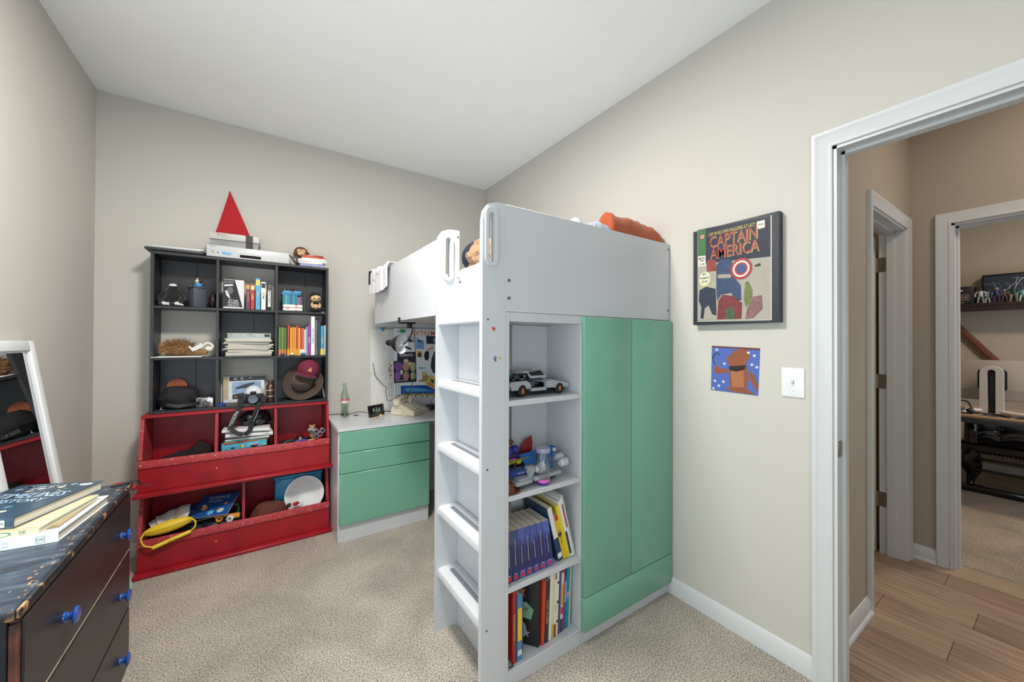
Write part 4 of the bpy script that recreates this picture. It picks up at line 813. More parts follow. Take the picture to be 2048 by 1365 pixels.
for k, (dx, dz, rz, ry, w_, h_) in enumerate(((-2.225, .236, 12, 12, .10, .12), (-2.175, .258, -6, 16, .09, .11), (-2.262, .216, 24, 8, .08, .10))):
    o = thing('paper_sheet', ['crumpled white paper leaning in lower bin beside yellow bag', 'second white printed sheet above the yellow bag', 'white sheet at the left wall of the lower bin'][k], 'paper', (dx, 1.77, LB+dz), rz); o.rotation_euler = (R(28), R(-ry), R(rz))
    MB(PAPER).sheet(lambda u, v: ((u-.5)*w_, (v-.5)*h_, .006*math.sin(7*u+3*v+k)+.004*math.cos(9*v)), 8, 8, .0006).build('sheet', o)
    if k == 1: MB(mat('b8a884')).at(Tr(0, 0, .008)).rect(-.03, .0, -.02, -.014, .004).rect(-.02, -.014, -.03, .02, .004).build('print', o)
YEL = mat('e6c22c', .55, var=.04)
t = thing('lunch_bag', 'yellow zip pouch with handle hanging over the lower bin lip', 'bag', (-2.215, 1.698, .207), 6)
MB(YEL).at(Tr(0, .004, .034) @ Ro(-7, 'Y')).sph((0, 0, 0), (.108, .030, .032), 28, 16).build('pouch', t)
MB(mat('c8a41c', .5)).at(Tr(0, .004, .034) @ Ro(-7, 'Y')).tube([(-.107*math.cos(k*.1963), -.0305*math.sin(k*.1963)*.98, .006) for k in range(17)], .0018, 6, 2).build('zip', t)
MB(YEL).tube([(-.100, -.008, .030), (-.112, -.024, .002), (-.096, -.034, -.032), (-.055, -.036, -.050)], .0042).build('handle_loop', t); MB(YEL).tube([(.098, -.008, .050), (.116, -.022, .036), (.112, -.032, .006), (.085, -.036, -.014)], .0042).build('handle_loop', t)
MB(mat('ead038', .45)).cyl((-.060, -.036, -.051), (.088, -.036, -.012), .0105, seg=14).sph((-.060, -.036, -.051), .0105, 12, 8).sph((.088, -.036, -.012), .0105, 12, 8).build('grip', t)
MB(mat('b0a020')).at(frame((.015, -.0468, -.0312), (.967, 0, .255), (-.255, 0, .967))).rect(-.022, .022, -.003, .003, .0).build('print', t)
t = thing('toy_blaster', 'orange toy blaster with white and grey muzzles in lower bin', 'toy', (-1.955, 1.722, .200), -12); OR = mat('e8922a', .4)
MB(OR).box(-.062, .010, -.010, .014, .022, .052, bev=.007).box(.004, .070, -.006, .012, .006, .034, bev=.006).box(-.045, -.020, -.008, .010, .046, .074, bev=.006).build('body', t)
MB(OR).at(Tr(-.030, -.010, .020) @ Ro(90, 'X')).lathe([(.009, -.012), (.019, -.012), (.019, .010), (.015, .014), (.009, .012), (.009, -.012)], 20).build('muzzle', t)
MB(WHT).at(Tr(.022, -.010, .012) @ Ro(90, 'X')).lathe([(.009, -.006), (.021, -.006), (.021, .008), (.009, .010), (.009, -.006)], 6).build('muzzle_ring', t); MB(mat('4c6a88')).cyl((.022, -.016, .012), (.022, -.012, .012), .010).build('bore', t); MB(mat('4c6a88')).cyl((-.030, -.010, .020), (-.030, -.006, .020), .010).build('bore', t)
t = thing('toy_pouch', 'black pouch with grey edge beside the toy blaster', 'pouch', (-2.03, 1.735, .172), -4); MB(BLK).box(-.040, .045, -.02, .03, 0, .034, bev=.008).build('body', t); MB(LGREY).band([(-.03, -.022, .012), (0, -.023, .016), (.035, -.022, .020)], .003, .001, (0, 0, 1)).build('zip', t)
t = thing('dinosaur_toy', 'green plastic toy leaf creature at the lower bin divider', 'toy', (-1.905, 1.80, LB+.1505)); MB(mat('2f7a4a', .4)).tube([(-.03, 0, .01), (0, 0, .03), (.010, 0, .06), (.0, 0, .085)], lambda q: .011-.006*q).sph((-.004, -.004, .088), (.012, .010, .009), 10, 8).build('body', t)
BLU = mat('1f8cc0', .35)
t = thing('storage_box', 'bright blue plastic storage box in the lower bin right', 'box', (-1.565, 1.868, LB)); MB(BLU).box(-.135, .150, -.055, .070, 0, .338, bev=.01).box(-.142, .154, -.061, .075, .339, .360, bev=.006).build('body', t); MB(mat('1a78a8', .35)).box(-.128, -.10, -.066, -.0615, .325, .350).box(.105, .135, -.066, -.0615, .325, .350).build('latch', t)
t = thing('dinner_plate', 'white round plastic plate leaning on the blue box', 'plate', M=Matrix.Translation((-1.528, 1.768, .250)) @ Ro(76, 'X') @ Ro(-6, 'Y')); MB(mat('dcdedf', .3)).lathe([(0, -.004), (.085, -.004), (.100, .004), (.118, .008), (.120, .011), (.117, .012), (.098, .008), (.084, 0), (0, 0)], 44).build('disc', t)
MB(DGREY).at(Tr(-.055, -.012, .0004)).ell(0, .01, .0022, .0022).ell(.008, -.002, .0022, .0022).build('print', t); MB(mat('b8babb', .3)).at(Tr(-.052, 0, 0)).lathe([(.022, .0005), (.022, .0015), (.0205, .0015), (.0205, .0005)], 24).build('ring', t)
t = thing('brown_cloth', 'brown corduroy cap heaped in the lower bin right', 'cloth', (-1.728, 1.766, LB)); MB(mat('5e3226', .9, bump=.5, bscale=60)).heap((0, 0, .150), (.100, .054, .080), .16, 1.5, 31, ridge=.2).box(-.09, .09, -.05, .05, 0, .11, bev=.03).build('cloth', t)
t = thing('small_doll', 'tiny doll in red and white with black hair on plate', 'doll', (-1.605, 1.708, .196+.002), 30); MB(mat('a81c28', .7)).sph((.024, 0, .014), (.026, .011, .013), 14, 8).build('dress', t); MB(WHT).sph((-.004, 0, .010), (.012, .009, .010), 12, 8).tube([(.045, 0, .012), (.062, -.004, .006), (.072, -.002, .008)], .003, 6).build('apron', t); MB(BLK).sph((-.022, 0, .022), (.016, .012, .014), 12, 8).build('hair', t); MB(tan).sph((-.014, -.007, .018), .007, 10, 6).build('head', t)
# ================================================================== bookcase contents
BA, BB_, BC, BD = 1.0812, .7202, .3762, .0632
# ---- toy car
t = thing('toy_car', 'silver and black brick-built sports car with open doors on top shelf', 'toy car', (-.993, .118, BA), 2)
SV = mat('a4a8ae', .32, var=.08, vscale=30); 
mb = MB(SV)
for y0, y1 in ((-.068, -.050), (.050, .068)):
    mb.at(Tr(0, y0, 0) @ YZ).prism([(.02, .040), (.012, .052), (.02, .062), (.10, .064), (.118, .052), (.122, .034), (.098, .030), (.094, .042), (.078, .050), (.062, .042), (.056, .028), (.024, .028)], 0, y1-y0)
    mb.prism([(.205, .030), (.205, .056), (.235, .060), (.300, .050), (.332, .040), (.335, .028), (.298, .026), (.294, .038), (.280, .046), (.264, .040), (.258, .026)], 0, y1-y0)
    mb.prism([(.124, .020), (.204, .020), (.204, .032), (.124, .032)], 0, y1-y0)
mb.at(YZ).prism([(.208, .058), (.238, .062), (.300, .052), (.334, .041), (.334, .036), (.238, .052), (.208, .050)], -.0495, .0495)
mb.prism([(.07, .092), (.10, .102), (.165, .098), (.172, .092), (.10, .094)], -.046, .046)
mb.at(Matrix()).box(.315, .338, -.05, .05, .022, .036, bev=.003)
mb.build('body', t)
MB(BLK).box(.012, .330, -.0485, .0485, .012, .030).box(.016, .10, -.048, .048, .030, .050).box(.126, .135, -.045, .045, .030, .060).build('chassis', t)
MB(mat('6d7a88', .12, coat=.5)).at(YZ).prism([(.168, .094), (.212, .056), (.216, .059), (.173, .098)], -.044, .044).build('windscreen', t)
for s_ in (-1, 1): MB(SV).at(Tr(.165, s_*.030, .100) @ Ro(s_*-38, 'X')).box(-.048, .040, min(0, s_*.046), max(0, s_*.046), 0, .006, bev=.002).m(BLK).box(-.040, .030, min(s_*.008, s_*.036), max(s_*.008, s_*.036), .0062, .0078).build('gull_door', t)
MB(mat('4a5568', .6)).box(.142, .165, -.038, -.008, .032, .058, bev=.004).box(.142, .165, .008, .038, .032, .058, bev=.004).box(.136, .144, -.038, -.008, .032, .078, bev=.003).box(.136, .144, .008, .038, .032, .078, bev=.003).build('seats', t)
for x, z in ((.077, .0235), (.279, .0225)):
    for y in (-.067, .067):
        s_ = -1 if y < 0 else 1
        wl = MB(BLK).at(Tr(x, y, z) @ Ro(90*-s_, 'X')).lathe([(0, -.016), (.022, -.016), (.0235, -.012), (.0235, .0), (.021, .003), (.013, .003), (.013, .001), (0, .001)], 22); wl.m(mat('c8642c', .4)).box(-.004, .004, -.011, .011, .001, .0045).m(CHROME).lathe([(.008, .0012), (.008, .004), (0, .004)], 12); wl.build('wheel', t)
rn = random.Random(9); gb = MB(BLK)
for k in range(60):
    c = rn.choice(['141518', '1d1f24', '3c4048', '8a9098', '25324a', '4fa0a8', '141518', '2a2c30', '141518']); x = rn.uniform(-.004, .125); y = rn.uniform(-.048, .044); z = rn.uniform(.050, .086-.15*abs(x-.06))
    a, b, c_ = rn.uniform(.006, .020), rn.uniform(.004, .016), rn.uniform(.004, .010); gb.m(mat(c, .35)).box(x, x+a, y, y+b, z, z+c_)
for y in (-.028, .028): gb.m(BLK).at(Tr(-.010, y, .070) @ Ro(-86, 'Y')).lathe([(.016, -.01), (.018, -.002), (.013, .006), (.011, .006), (.013, 0), (0, -.005)], 14)
gb.at(Matrix()).tube([(.0, -.05, .07), (.05, -.052, .088), (.11, -.050, .088), (.14, -.048, .066)], .004, 6).tube([(.0, .05, .07), (.05, .052, .088), (.11, .050, .088)], .004, 6)
gb.build('engine_detail', t, kind='stuff')
MB(mat('c84a28', .4)).box(.004, .012, -.066, -.050, .048, .058).build('tail_light', t)

# ---- toys on the second shelf
t = thing('cowboy_hat', 'small brown toy hat at the front left of the second shelf', 'hat', (-.985, .044, BB_), 12); HB = mat('6a3620', .6, bump=.15)
MB(HB).lathe([(0, .002), (.040, .001), (.046, .005), (.045, .007), (.028, .005), (.025, .012), (.022, .030), (.014, .036), (0, .032)], 26).build('body', t)
t = thing('purple_toy', 'blue and purple bulbous toy figure at the back of second shelf', 'toy', (-.905, .165, BB_+.0), 0); PU = mat('3a3490', .4)
MB(PU).sph((-.028, 0, .112), (.048, .034, .028)).sph((.030, -.004, .118), (.020, .020, .020)).build('body', t)
MB(mat('271f4c', .4)).tube([(-.06, 0, .09), (-.05, .005, .05), (-.055, 0, .0145)], .014).tube([(.0, 0, .09), (.012, .0, .05), (.005, .0, .0145)], .014).sph((.0, -.006, .096), (.05, .026, .016)).build('legs', t); MB(mat('b8507c', .5)).tube([(-.02, -.034, .086), (.0, -.038, .090), (.018, -.034, .084)], .005).build('mouth', t)
t = thing('brown_hat_toy', 'brown rounded toy cap behind the purple toy', 'toy', (-.86, .200, BB_)); MB(mat('7a4a2e', .7)).sph((-.055, 0, .142), (.060, .022, .014)).cyl((-.02, 0, .004), (-.05, 0, .14), .008).build('body', t)
t = thing('red_fin_toy', 'dark red leaf-shaped fin standing at back of second shelf', 'toy', (-.795, .190, BB_), -12)
RF = [(-.030, .0), (-.036, .05), (-.030, .10), (-.008, .140), (.026, .160), (.030, .130), (.026, .09), (.034, .05), (.022, 0)]
MB(mat('8e1c1c', .5)).at(YZ).prism(RF, -.004, .004).build('fin', t); MB(mat('5c1214', .5)).sph((0, 0, .03), (.05, .018, .03)).build('base', t)
t = thing('yellow_rail_toy', 'yellow green plastic track piece behind grey spaceship', 'toy', (-.885, .125, BB_), 8); MB(mat('8c8c22', .45)).box(-.075, .07, -.006, .006, .075, .088, bev=.002).box(-.070, -.060, -.005, .005, 0, .075).box(.055, .065, -.005, .005, 0, .075).build('track', t); MB(mat('c8c82c', .45)).box(-.01, .01, -.008, -.006, .070, .084).build('plate', t)
t = thing('toy_spaceship', 'light grey and blue brick-built spaceship with round engines', 'toy spaceship', (-.792, .080, BB_), 4)
GL = mat('9da3a8', .4); BP = mat('2469b8', .35); LW = mat('c8ccd0', .35)
MB(GL).box(-.085, .065, -.052, .02, .024, .038, bev=.001).box(-.175, -.095, -.050, -.010, .020, .034, bev=.001).box(-.16, -.10, -.045, -.015, .0345, .044).build('grey_plates', t)
st = MB(GL)
for i in range(13):
    for j in range(2): st.cyl((-.080+i*.011, -.046+j*.011, .0382), (-.080+i*.011, -.046+j*.011, .0405), .0034, seg=8)
for i in range(6): st.cyl((-.170+i*.012, -.046, .0342), (-.170+i*.012, -.046, .0365), .0034, seg=8)
st.build('studs', t, kind='stuff')
MB(BP).at(Tr(-.01, 0, .040) @ Ro(38, 'X')).prism([(-.06, -.03), (.065, -.03), (.085, .04), (.06, .095), (-.06, .09)], 0, .005).build('blue_wing', t)
MB(BP).at(Tr(.068, .02, .075) @ Ro(24, 'Y')).box(-.006, .006, -.012, .02, 0, .052, bev=.001).m(WHT).box(-.0065, .0065, -.0125, -.004, .030, .044).build('blue_fin', t)
MB(WHT).at(Tr(-.01, 0, .0455) @ Ro(38, 'X')).rect(.030, .033, -.010, .015, .0002).flat([(.025, -.010), (.038, -.010), (.0315, -.020)], .0002).star(.0, .015, .010, .0002, 8, .6).rect(-.03, .02, -.022, -.018, .0002).build('print', t)
MB(mat('23408c', .35)).box(-.18, -.075, -.015, .03, .046, .066, bev=.002).build('blue_block', t); MB(WHT).at(FRONT(-.125, -.0155, .056)).text('BUILD', .009, wide=1.4).build('print', t)
MB(GL).cyl((-.10, -.02, .050), (-.075, -.02, .066), .010).box(-.100, -.065, -.030, -.005, .050, .078, bev=.003).at(Tr(-.10, -.032, .035) @ Ro(35, 'Y')).box(-.010, .010, -.008, .008, 0, .045, bev=.002).build('arm', t)
for (x, y, z, rz) in ((-.045, -.034, .062, 0), (.095, -.030, .060, 8), (.108, .010, .070, 8)):
    e = MB(LW).at(Tr(x, y, z) @ Ro(rz, 'Z') @ Ro(90, 'Y')); e.lathe([(0, -.022), (.010, -.022), (.012, -.016), (.017, -.012), (.018, .020), (.0155, .022), (.0135, .020), (.012, .006), (0, .006)], 18); e.build('engine', t)
    MB(mat('6a3a3c' if x > 0 else '5a5c60', .4)).at(Tr(x, y, z) @ Ro(rz, 'Z') @ Ro(90, 'Y')).lathe([(.0115, .0065), (0, .0065)], 14).build('engine_core', t)
for x, y in ((-.08, .0), (.05, 0), (-.15, -.03)): pass
MB(DGREY).box(-.08, -.06, -.02, 0, 0, .0238).build('foot', t); MB(DGREY).box(.04, .06, -.02, 0, 0, .0238).build('foot', t); MB(DGREY).box(-.15, -.13, -.035, -.02, 0, .0198).build('foot', t)
t = thing('hair_clip_jar', 'clear plastic tube with pink and purple putty base on shelf front', 'jar', (-.822, .034, BB_))
GLS = mat('f4f6fa', .04, trans=.96, var=0)
MB(mat('d868b8', .25, coat=.5)).at(Tr(0, 0, 0)).lathe([(0, .010), (.026, .010), (.028, .012), (.027, .024), (0, .024)], 26).build('pink_layer', t)
MB(mat('30209a', .2, coat=.6)).lathe([(0, 0), (.022, 0), (.027, .004), (.028, .0098), (0, .0098)], 26).build('purple_layer', t)
MB(GLS).lathe([(.0275, .0242), (.0285, .030), (.0285, .128), (.0270, .130), (.0262, .128), (.0262, .030), (.0260, .0242)], 26).build('tube', t)
MB(mat('c8c8e0', .15, trans=.6)).lathe([(0, .131), (.029, .131), (.030, .134), (.030, .146), (.028, .149), (0, .149)], 26).build('lid', t)
t = thing('dark_jacket', 'dark blue cloth hanging behind the bookcase gap', 'clothing', (-.93, .33, .80)); bpy.data.objects.remove(t)

# ---- third shelf: blue paperbacks and leaning hardbacks
x = -1.006; BLs = ['5a4c70', '3a5078', '5560a0', '4d5698', '4c589c', '4f5ca2', '5868b4']
Wd = ['leftmost', 'second from left', 'third from left', 'fourth from left', 'fifth from left', 'sixth from left', 'rightmost, standing apart with brighter blue']
for k in range(7):
    th = (.026, .027, .028, .028, .029, .030, .031)[k]; o = thing('book', 'thick blue castle-spined paperback, '+Wd[k]+' of the set', 'book', (x+th/2, .024, BC), 0, 'blue paperback set on the third shelf'); o.rotation_euler = (0, R((0, -2, -3.5, -4.8, -6, -7, -8)[k]), R(-1.5)); 
    o.location.z += th/2*abs(math.sin(o.rotation_euler.y))
    hh = .198-.0008*k
    MB(mat(BLs[k], .35, var=.25, vscale=22)).box(-th/2, th/2, 0, .0012, 0, hh).box(-th/2, -th/2+.001, .0012, .135, 0, hh).box(th/2-.001, th/2, .0012, .135, 0, hh).build('cover', o)
    MB(PAGES).box(-th/2+.001, th/2-.001, .0013, .134, .0006, hh-.0006).build('pages', o)
    q = MB(mat('c8303c', .5)).at(FRONT(0, -.0002, 0)); q.rect(-.008, .008, .006, .022, .0003)
    q.m(mat('2f2c5c', .5, var=.3, vscale=60)); n_ = 4; rn = random.Random(k)
    for i in range(n_):
        a = -th/2+.002+(th-.004)*i/n_; q.flat([(a, .055), (a+(th-.004)/n_, .055), (a+(th-.004)/n_, .10+rn.uniform(0, .05)), (a+(th-.004)/n_*.5, .125+rn.uniform(0, .045)), (a, .10+rn.uniform(0, .03))], .0002)
    q.m(mat('2e2c62', .5, var=.3, vscale=60)).rect(-th/2+.001, th/2-.001, .030, .055, .00025); q.m(mat('d8c8b8')).rect(-.0012, .0006, .06, .16 if k % 2 else .13, .0004).rect(-.004, .004, .026, .029, .0004); q.build('print', o)
    x += th+.0055
def lean(lb, xb, th, d, h, deg, c, txt=None, tc='f0f0f0', deco=None, y=.03, c2=None):
    o = book('book', lb, (xb, y, BC), th, d, h, c, txt=txt, tc=tc, hard=True, deco=deco, group='leaning books on the third shelf', ts=min(th*.6, .016))
    o.rotation_euler = (0, R(-deg), 0); o.location.z += th/2*math.sin(R(deg))+.0004; return o
lean('hardback with cream pages and dark blue foot leaning on blue set', -.7275, .026, .17, .245, 15.5, '1d3c5c', deco=[(.42, 1, 'e4e2da'), (.05, .14, 'e8e8e8')])
lean('yellow and red video guide book leaning beside white hardback', -.7025, .020, .15, .205, 15.5, 'e0b820', txt='PLANET AD', tc='2c5c30', deco=[(.88, 1, 'c83428'), (.52, .60, '5a1c1c')])
lean('bright yellow hardback leaning in the third shelf', -.6835, .0155, .19, .245, 15.5, 'e6d024')
lean('white activity book with dark photo spine leaning', -.6680, .0135, .19, .262, 15.5, 'e4e4e6', deco=[(.05, .45, '4a2c34')])
lean('slim white book with red ribbon leaning near cabinet side', -.6564, .008, .19, .272, 15.5, 'e8e6e4', deco=[(.5, .9, 'b0283c')])
lean('grey white sketchbook, last of the leaning row', -.6475, .0085, .20, .285, 15.5, 'c8cac8')

# ---- bottom shelf books: (foot pixel x, width px, spine top y, colour, label, lettering)
bs = [(1019.5, 7.5, 1188, 'a8281e', 'tall red book with yellow handwriting title, leftmost on bottom shelf', 'Write and Draw Comics', 'e8c860'), (1029, 10.5, 1196, '4a82b0', 'blue book with big yellow spine panel on bottom shelf', None, None), (1040, 6.5, 1196, '4c2a28', 'brown slim book with pale lettering beside the blue one', 'GUIDE', 'e0d4c8'),
 (1048.5, 5, 1190, '33211f', 'dark brown worn book before the gap', None, None), (1054, 4, 1186, '3c2824', 'second dark brown worn book before the gap', None, None)]
for u, w_, v0, c, lb, tx, tc in bs:
    x0 = X_(u, 1285, .04); x1 = X_(u+w_, 1285, .04); yy = .022 if u < 1030 else .05 if u < 1045 else .085
    if yy > .03: x0 = P(u, 1280, 'y', yy).x; x1 = P(u+w_, 1280, 'y', yy).x
    h = P(u, v0, 'y', yy).z-BD
    book('book', lb, ((x0+x1)/2, yy, BD), x1-x0-.0012, .15, min(.275, max(h, .2)), c, txt=tx, tc=tc or 'f0f0f0', hard=True, group='books at the left of the bottom shelf', deco=[(.30, .80, 'e8c038'), (.08, .16, 'd0d8e0')] if c == '4a82b0' else None)
bs = [(1085.5, 6.5, 'c8402a', 'orange red hardback in the middle of the bottom shelf', None, None, 6, .27), (1093, 10, '3c2620', 'dark brown book with gold lettering beside orange hardback', 'SCARY STORIES', 'd8b060', 5, .262), (1103, 7, 'e0deda', 'white book right of the dark brown one', None, None, 5, .28), (1109, 5, 'dcd8a8', 'cream book with green foot', None, None, 4, .285), (1114, 6, 'e4e0d8', 'white book with red and yellow foot', 'STONE', 'b03030', 4, .25), (1119.5, 4.5, 'ece8e0', 'white spotted slim book', None, None, 4, .28), (1124, 2.5, '5c4038', 'thin brown book in the white group', None, None, 4, .27), (1127, 4, '6a4a80', 'thin purple book in the white group', None, None, 4, .275),
 (1131, 6, 'd8dce0', 'white book with colourful comic spine', None, None, 3.5, .26), (1137, 3, 'c04838', 'thin red book near the teal one', None, None, 3, .285), (1140.5, 5, '2e5c8c', 'blue comic book near the teal one', None, None, 3, .24), (1146, 8, '2088a4', 'tall teal book near the right end of bottom shelf', 'FROST', 'e0e8ec', 2, .285), (1154.5, 4, 'b8c4b4', 'pale green slim book, rightmost on bottom shelf', None, None, 2, .288)]
x = -.832
for k, (u, w_, c, lb, tx, tc, lnd, h) in enumerate(bs):
    th = w_*.00232; yy = .030+.0015*k
    o = book('book', lb, (x+th/2, yy, BD), th-.0008, .16, h-.012, c, txt=tx, tc=tc or 'f0f0f0', hard=True, group='books at the right of the bottom shelf', c2={'dcd8a8': 'b8b830', 'e4e0d8': 'a03c30', 'd8dce0': '24406c'}.get(c), deco={'d8dce0': [(.45, .8, 'd8a83c'), (.3, .42, 'c03050')], '2088a4': [(.5, .56, 'd87890')], 'ece8e0': [(.2, .24, '303030'), (.5, .54, '303030'), (.8, .84, '303030')], '2e5c8c': [(.5, .9, '88b0d8')]}.get(c))
    o.rotation_euler = (0, R(2.4), 0); o.location.z += th/2*math.sin(R(2.4)); x += th+.0006
t = thing('book', 'black picture book with green title panel turned cover outward', 'book', (-.838, .034, BD), 0, None); t.rotation_euler = (0, R(4), R(38))
MB(mat('16181c', .35)).box(-.010, 0, 0, .155, 0, .262, bev=.001).build('cover', t)
q = MB(mat('7fae90', .4)).at(frame((-.0102, .155, 0), (0, -1, 0), (0, 0, 1))); q.flat([(.03, .11), (.12, .10), (.13, .14), (.10, .165), (.04, .165), (.02, .14)], .0003); q.m(BLK).text('NIGHT', .022, Tr(.075, .135, .0006)); q.m(mat('b87840')).star(.07, .20, .03, .0004, 6, .5); q.m(mat('8a9cb8')).ell(.08, .055, .022, .032, .0004).star(.10, .045, .02, .0005, 5, .4); q.build('print', t)
t = thing('hair_tie', 'small black looped cord on the bottom shelf front corner', 'cord', (-1.0, .02, BD)); MB(BLK).tube([(0, -.005, .002), (.014, -.010, .006), (.022, .0, .003), (.030, .006, .002)], .002).tube([(.03, .010, .0015), (.05, .03, .0015), (.055, .01, .0015), (.036, .0, .0015)], .0008, 6).build('cord', t)
# ================================================================== bedding on the loft bed
ORB = mat('a34a20', .9, var=.06, bump=.3, bscale=70, sheen=.2)
def blanket(name, lb, cat_, cx_, cy_, cz_, rx, ry, rz, mt, fn, nu=44, nv=14):
    o = thing(name, lb, cat_, (cx_, cy_, cz_)); MB(mt).sheet(fn, nu, nv, .004).build('cloth', o); return o
def roll(name, lb, mt, u0, u1, v0, Hf, fold, yw=.115, y0=.0225, seed=0, dens=1):
    xa = X_(u0, v0, y0+.02); xb = min(X_(u1, v0, y0+.02), -.012); L_ = xb-xa
    o = thing(name, lb, 'blanket', (xa, y0, 1.768)); mb = MB(mt)
    def fn(u, v):
        h = Hf(u)*min(1, u/.04)**.5*min(1, (1-u)/.05)**.6; a = math.pi*v
        n = noise.noise(Vector((u*7*dens+seed, v*3, seed)))+.5*noise.noise(Vector((u*17*dens, v*8, seed+3)))
        z = (.052+h)*max(0, math.sin(a))**.45; f_ = fold*(math.sin(60*dens*(u+.22*v))*.42*max(.1, u*1.4-.3)+n+.5*math.sin(9*(u-.8*v)))
        return (min(xa+L_*u+f_*.6, -.010)-xa, yw*.5-yw*.5*math.cos(a)*(1 if v < .5 else 1), max(0, z+(f_ if .03 < v < .97 else 0)))
    mb.sheet(fn, 90, 36, .003); mb.build('cloth', o); return o
roll('orange_blanket', 'orange blanket bunched on top of the bed end panel', ORB, 1218, 1326, 450, lambda u: .112-.020*u-.06*max(0, u-.86)/.14, .008)
roll('pale_blanket', 'pale blue grey crumpled cloth beside the orange blanket', mat('aab2c2', .9, bump=.4), 1152, 1217, 445, lambda u: .020+.022*math.exp(-((u-.06)/.07)**2)+.030*math.exp(-((u-.75)/.26)**2), .006, yw=.09, seed=4, dens=.8)
t = thing('beige_blanket', 'beige fleece blanket heaped at the ladder end of mattress', 'blanket', (-.905, .34, 1.648)); MB(mat('8a6842', .95, bump=.5, bscale=50, sheen=.3)).heap((0, 0, .050), (.078, .14, .072), .34, 1.9, 44, ridge=.7).build('cloth', t)
t = thing('navy_pillow', 'dark navy cushion behind the beige blanket on bed', 'pillow', (-.79, .58, 1.648)); MB(mat('1d2034', .9)).sph((0, 0, .100), (.13, .10, .100)).build('cushion', t)
t = thing('printed_cloth', 'white cloth with black marks draped over far corner of guard', 'cloth', (-1.13, 1.42, 1.767))
PCL = mat('e8e8ea', .85, bump=.3)
def drape(u, v):
    y = -.30+.46*u; L_ = .11+.035*math.sin(3*u+.5)+(.06*max(0, u-.5)); s = v*(L_+.07)
    w_ = .004*math.sin(17*u)+.003*math.sin(31*u+2)
    if s < .05: return (.030-s*.9, y, .018+.010*math.sin(14*u)+.035*max(0, u-.35)*math.sin(math.pi*s/.05))
    k = min(1, (s-.05)/.02); return (-.015-.012*k+w_*k-.004*k, y, .016+.010*math.sin(14*u)*(1-k)-(s-.05)*(1+.0*u)+.03*max(0, u-.35)*(1-k))
MB(PCL).sheet(drape, 34, 18, .0025).build('cloth', t)
q = MB(mat('1b1b20', .8)).at(frame((-.0355, 0, 0), (0, -1, 0), (0, 0, 1)))
for y, z, s in ((-.10, -.055, 1), (-.12, -.02, .7), (.02, -.06, .8), (.1, -.03, .8)): q.flat([(y-.014*s, z), (y, z-.008*s), (y+.016*s, z+.010*s), (y+.002, z+.001), (y-.010*s, z+.012*s)], .0006)
q.build('print', t)
MB(mat('17181c', .8)).box(-.035, .03, .100, .135, -.075, .022, bev=.006).build('hem', t)
# small stickers on the front upright
def sticker(name, lb, x, z, c, pts, c2=None):
    o = thing(name, lb, 'sticker', (x, -.0006, z)); q = MB(mat(c, .5)).at(FRONT(0, -.0002, 0)).flat(pts, .0001)
    if c2: q.m(mat(c2)).ell(0, .001, .002, .002, .0004, 8)
    q.build('print', o)
sticker('red_sticker', 'small red figure sticker high on the ladder upright', -1.083, 1.352, 'c83c38', [(-.012, .004), (-.002, -.002), (-.006, -.009), (0, -.006), (.006, -.012), (.005, -.002), (.011, .004), (.003, .003), (.004, .009), (-.002, .004)])
sticker('blue_sticker', 'small blue figure sticker below the red one', -1.076, 1.243, '3a559a', [(-.007, -.004), (-.002, -.004), (-.003, -.014), (.002, -.010), (.006, -.013), (.004, -.002), (.008, .008), (.002, .004), (-.003, .012), (-.003, .003)], 'e0c060')
sticker('gold_sticker', 'tiny gold sticker beside the blue figure sticker', -1.055, 1.243, 'c8a868', [(.006*math.cos(a*.785), .006*math.sin(a*.785)) for a in range(8)])

# ================================================================== picture board
PY = 1.9432
def loc2(u, v): p = P(u, v, 'y', PY); return (p.x, p.z)
def board_item(name, lb, cat_, u, v, y=PY):
    p = P(u, v, 'y', y); o = thing(name, lb, cat_, (p.x, y, p.z)); return o, (lambda *pts: [(P(a, b, 'y', y).x-p.x, P(a, b, 'y', y).z-p.z) for a, b in pts])
t, g = board_item('animal_poster', 'animal facts poster with orange lettering on the board behind desk', 'poster', 787, 796)
B1 = P(960, 640, 'y', PY)
q = MB(mat('dfe5ec', .4, var=.03)).at(FRONT(0, 0, 0)); c0 = g((787, 796))[0]; c1 = g((787, 657))[0]; wp = .62
q.flat([(0, 0), (wp, 0), (wp, c1[1]), (0, c1[1])], .0002)
def img(c, pts, z=.0005, var=.0): q.m(mat(c, .45, var=var, vscale=60)).flat(g(*pts), z)
mid = g((803, 662))[0]; q.m(BLK).text('AN', .022, Tr(*g((797.5, 663))[0], .0005)).text('PLANET', .011, Tr(*g((805, 668))[0], .0005)); q.m(mat('2c9a50')).rect(g((800, 660))[0][0], g((811, 660))[0][0], g((800, 665.5))[0][1], g((800, 659))[0][1], .0005)
a_, b_ = g((815, 666))[0], g((880, 670))[0]; q.m(mat('e0622a', .5)).text('EXTREME', .058, Tr((a_[0]+b_[0])/2+.01, a_[1]-.004, .0005), wide=.98)
img('b8c0c8', [(812, 672), (829, 673), (829, 685), (812, 684)], var=.3); img('2c3440', [(812, 680), (818, 676), (824, 681), (829, 684), (812, 685)], .0008)
img('7ca4d4', [(832, 680), (848, 681), (848, 699), (832, 698)], var=.2); img('2a4a88', [(833, 673), (839, 681), (843, 683), (842, 686), (836, 683)], .0008)
img('2a3248', [(852, 672), (876, 673), (876, 689), (853, 688)], var=.4); img('8a98a8', [(866, 678), (872, 677), (873, 685), (867, 686)], .0008, .4)
img('e0b030', [(834, 702), (844, 703), (844, 716), (834, 715)], var=.2); img('4a3440', [(835, 708), (840, 704), (843, 709), (842, 715), (836, 714)], .0008)
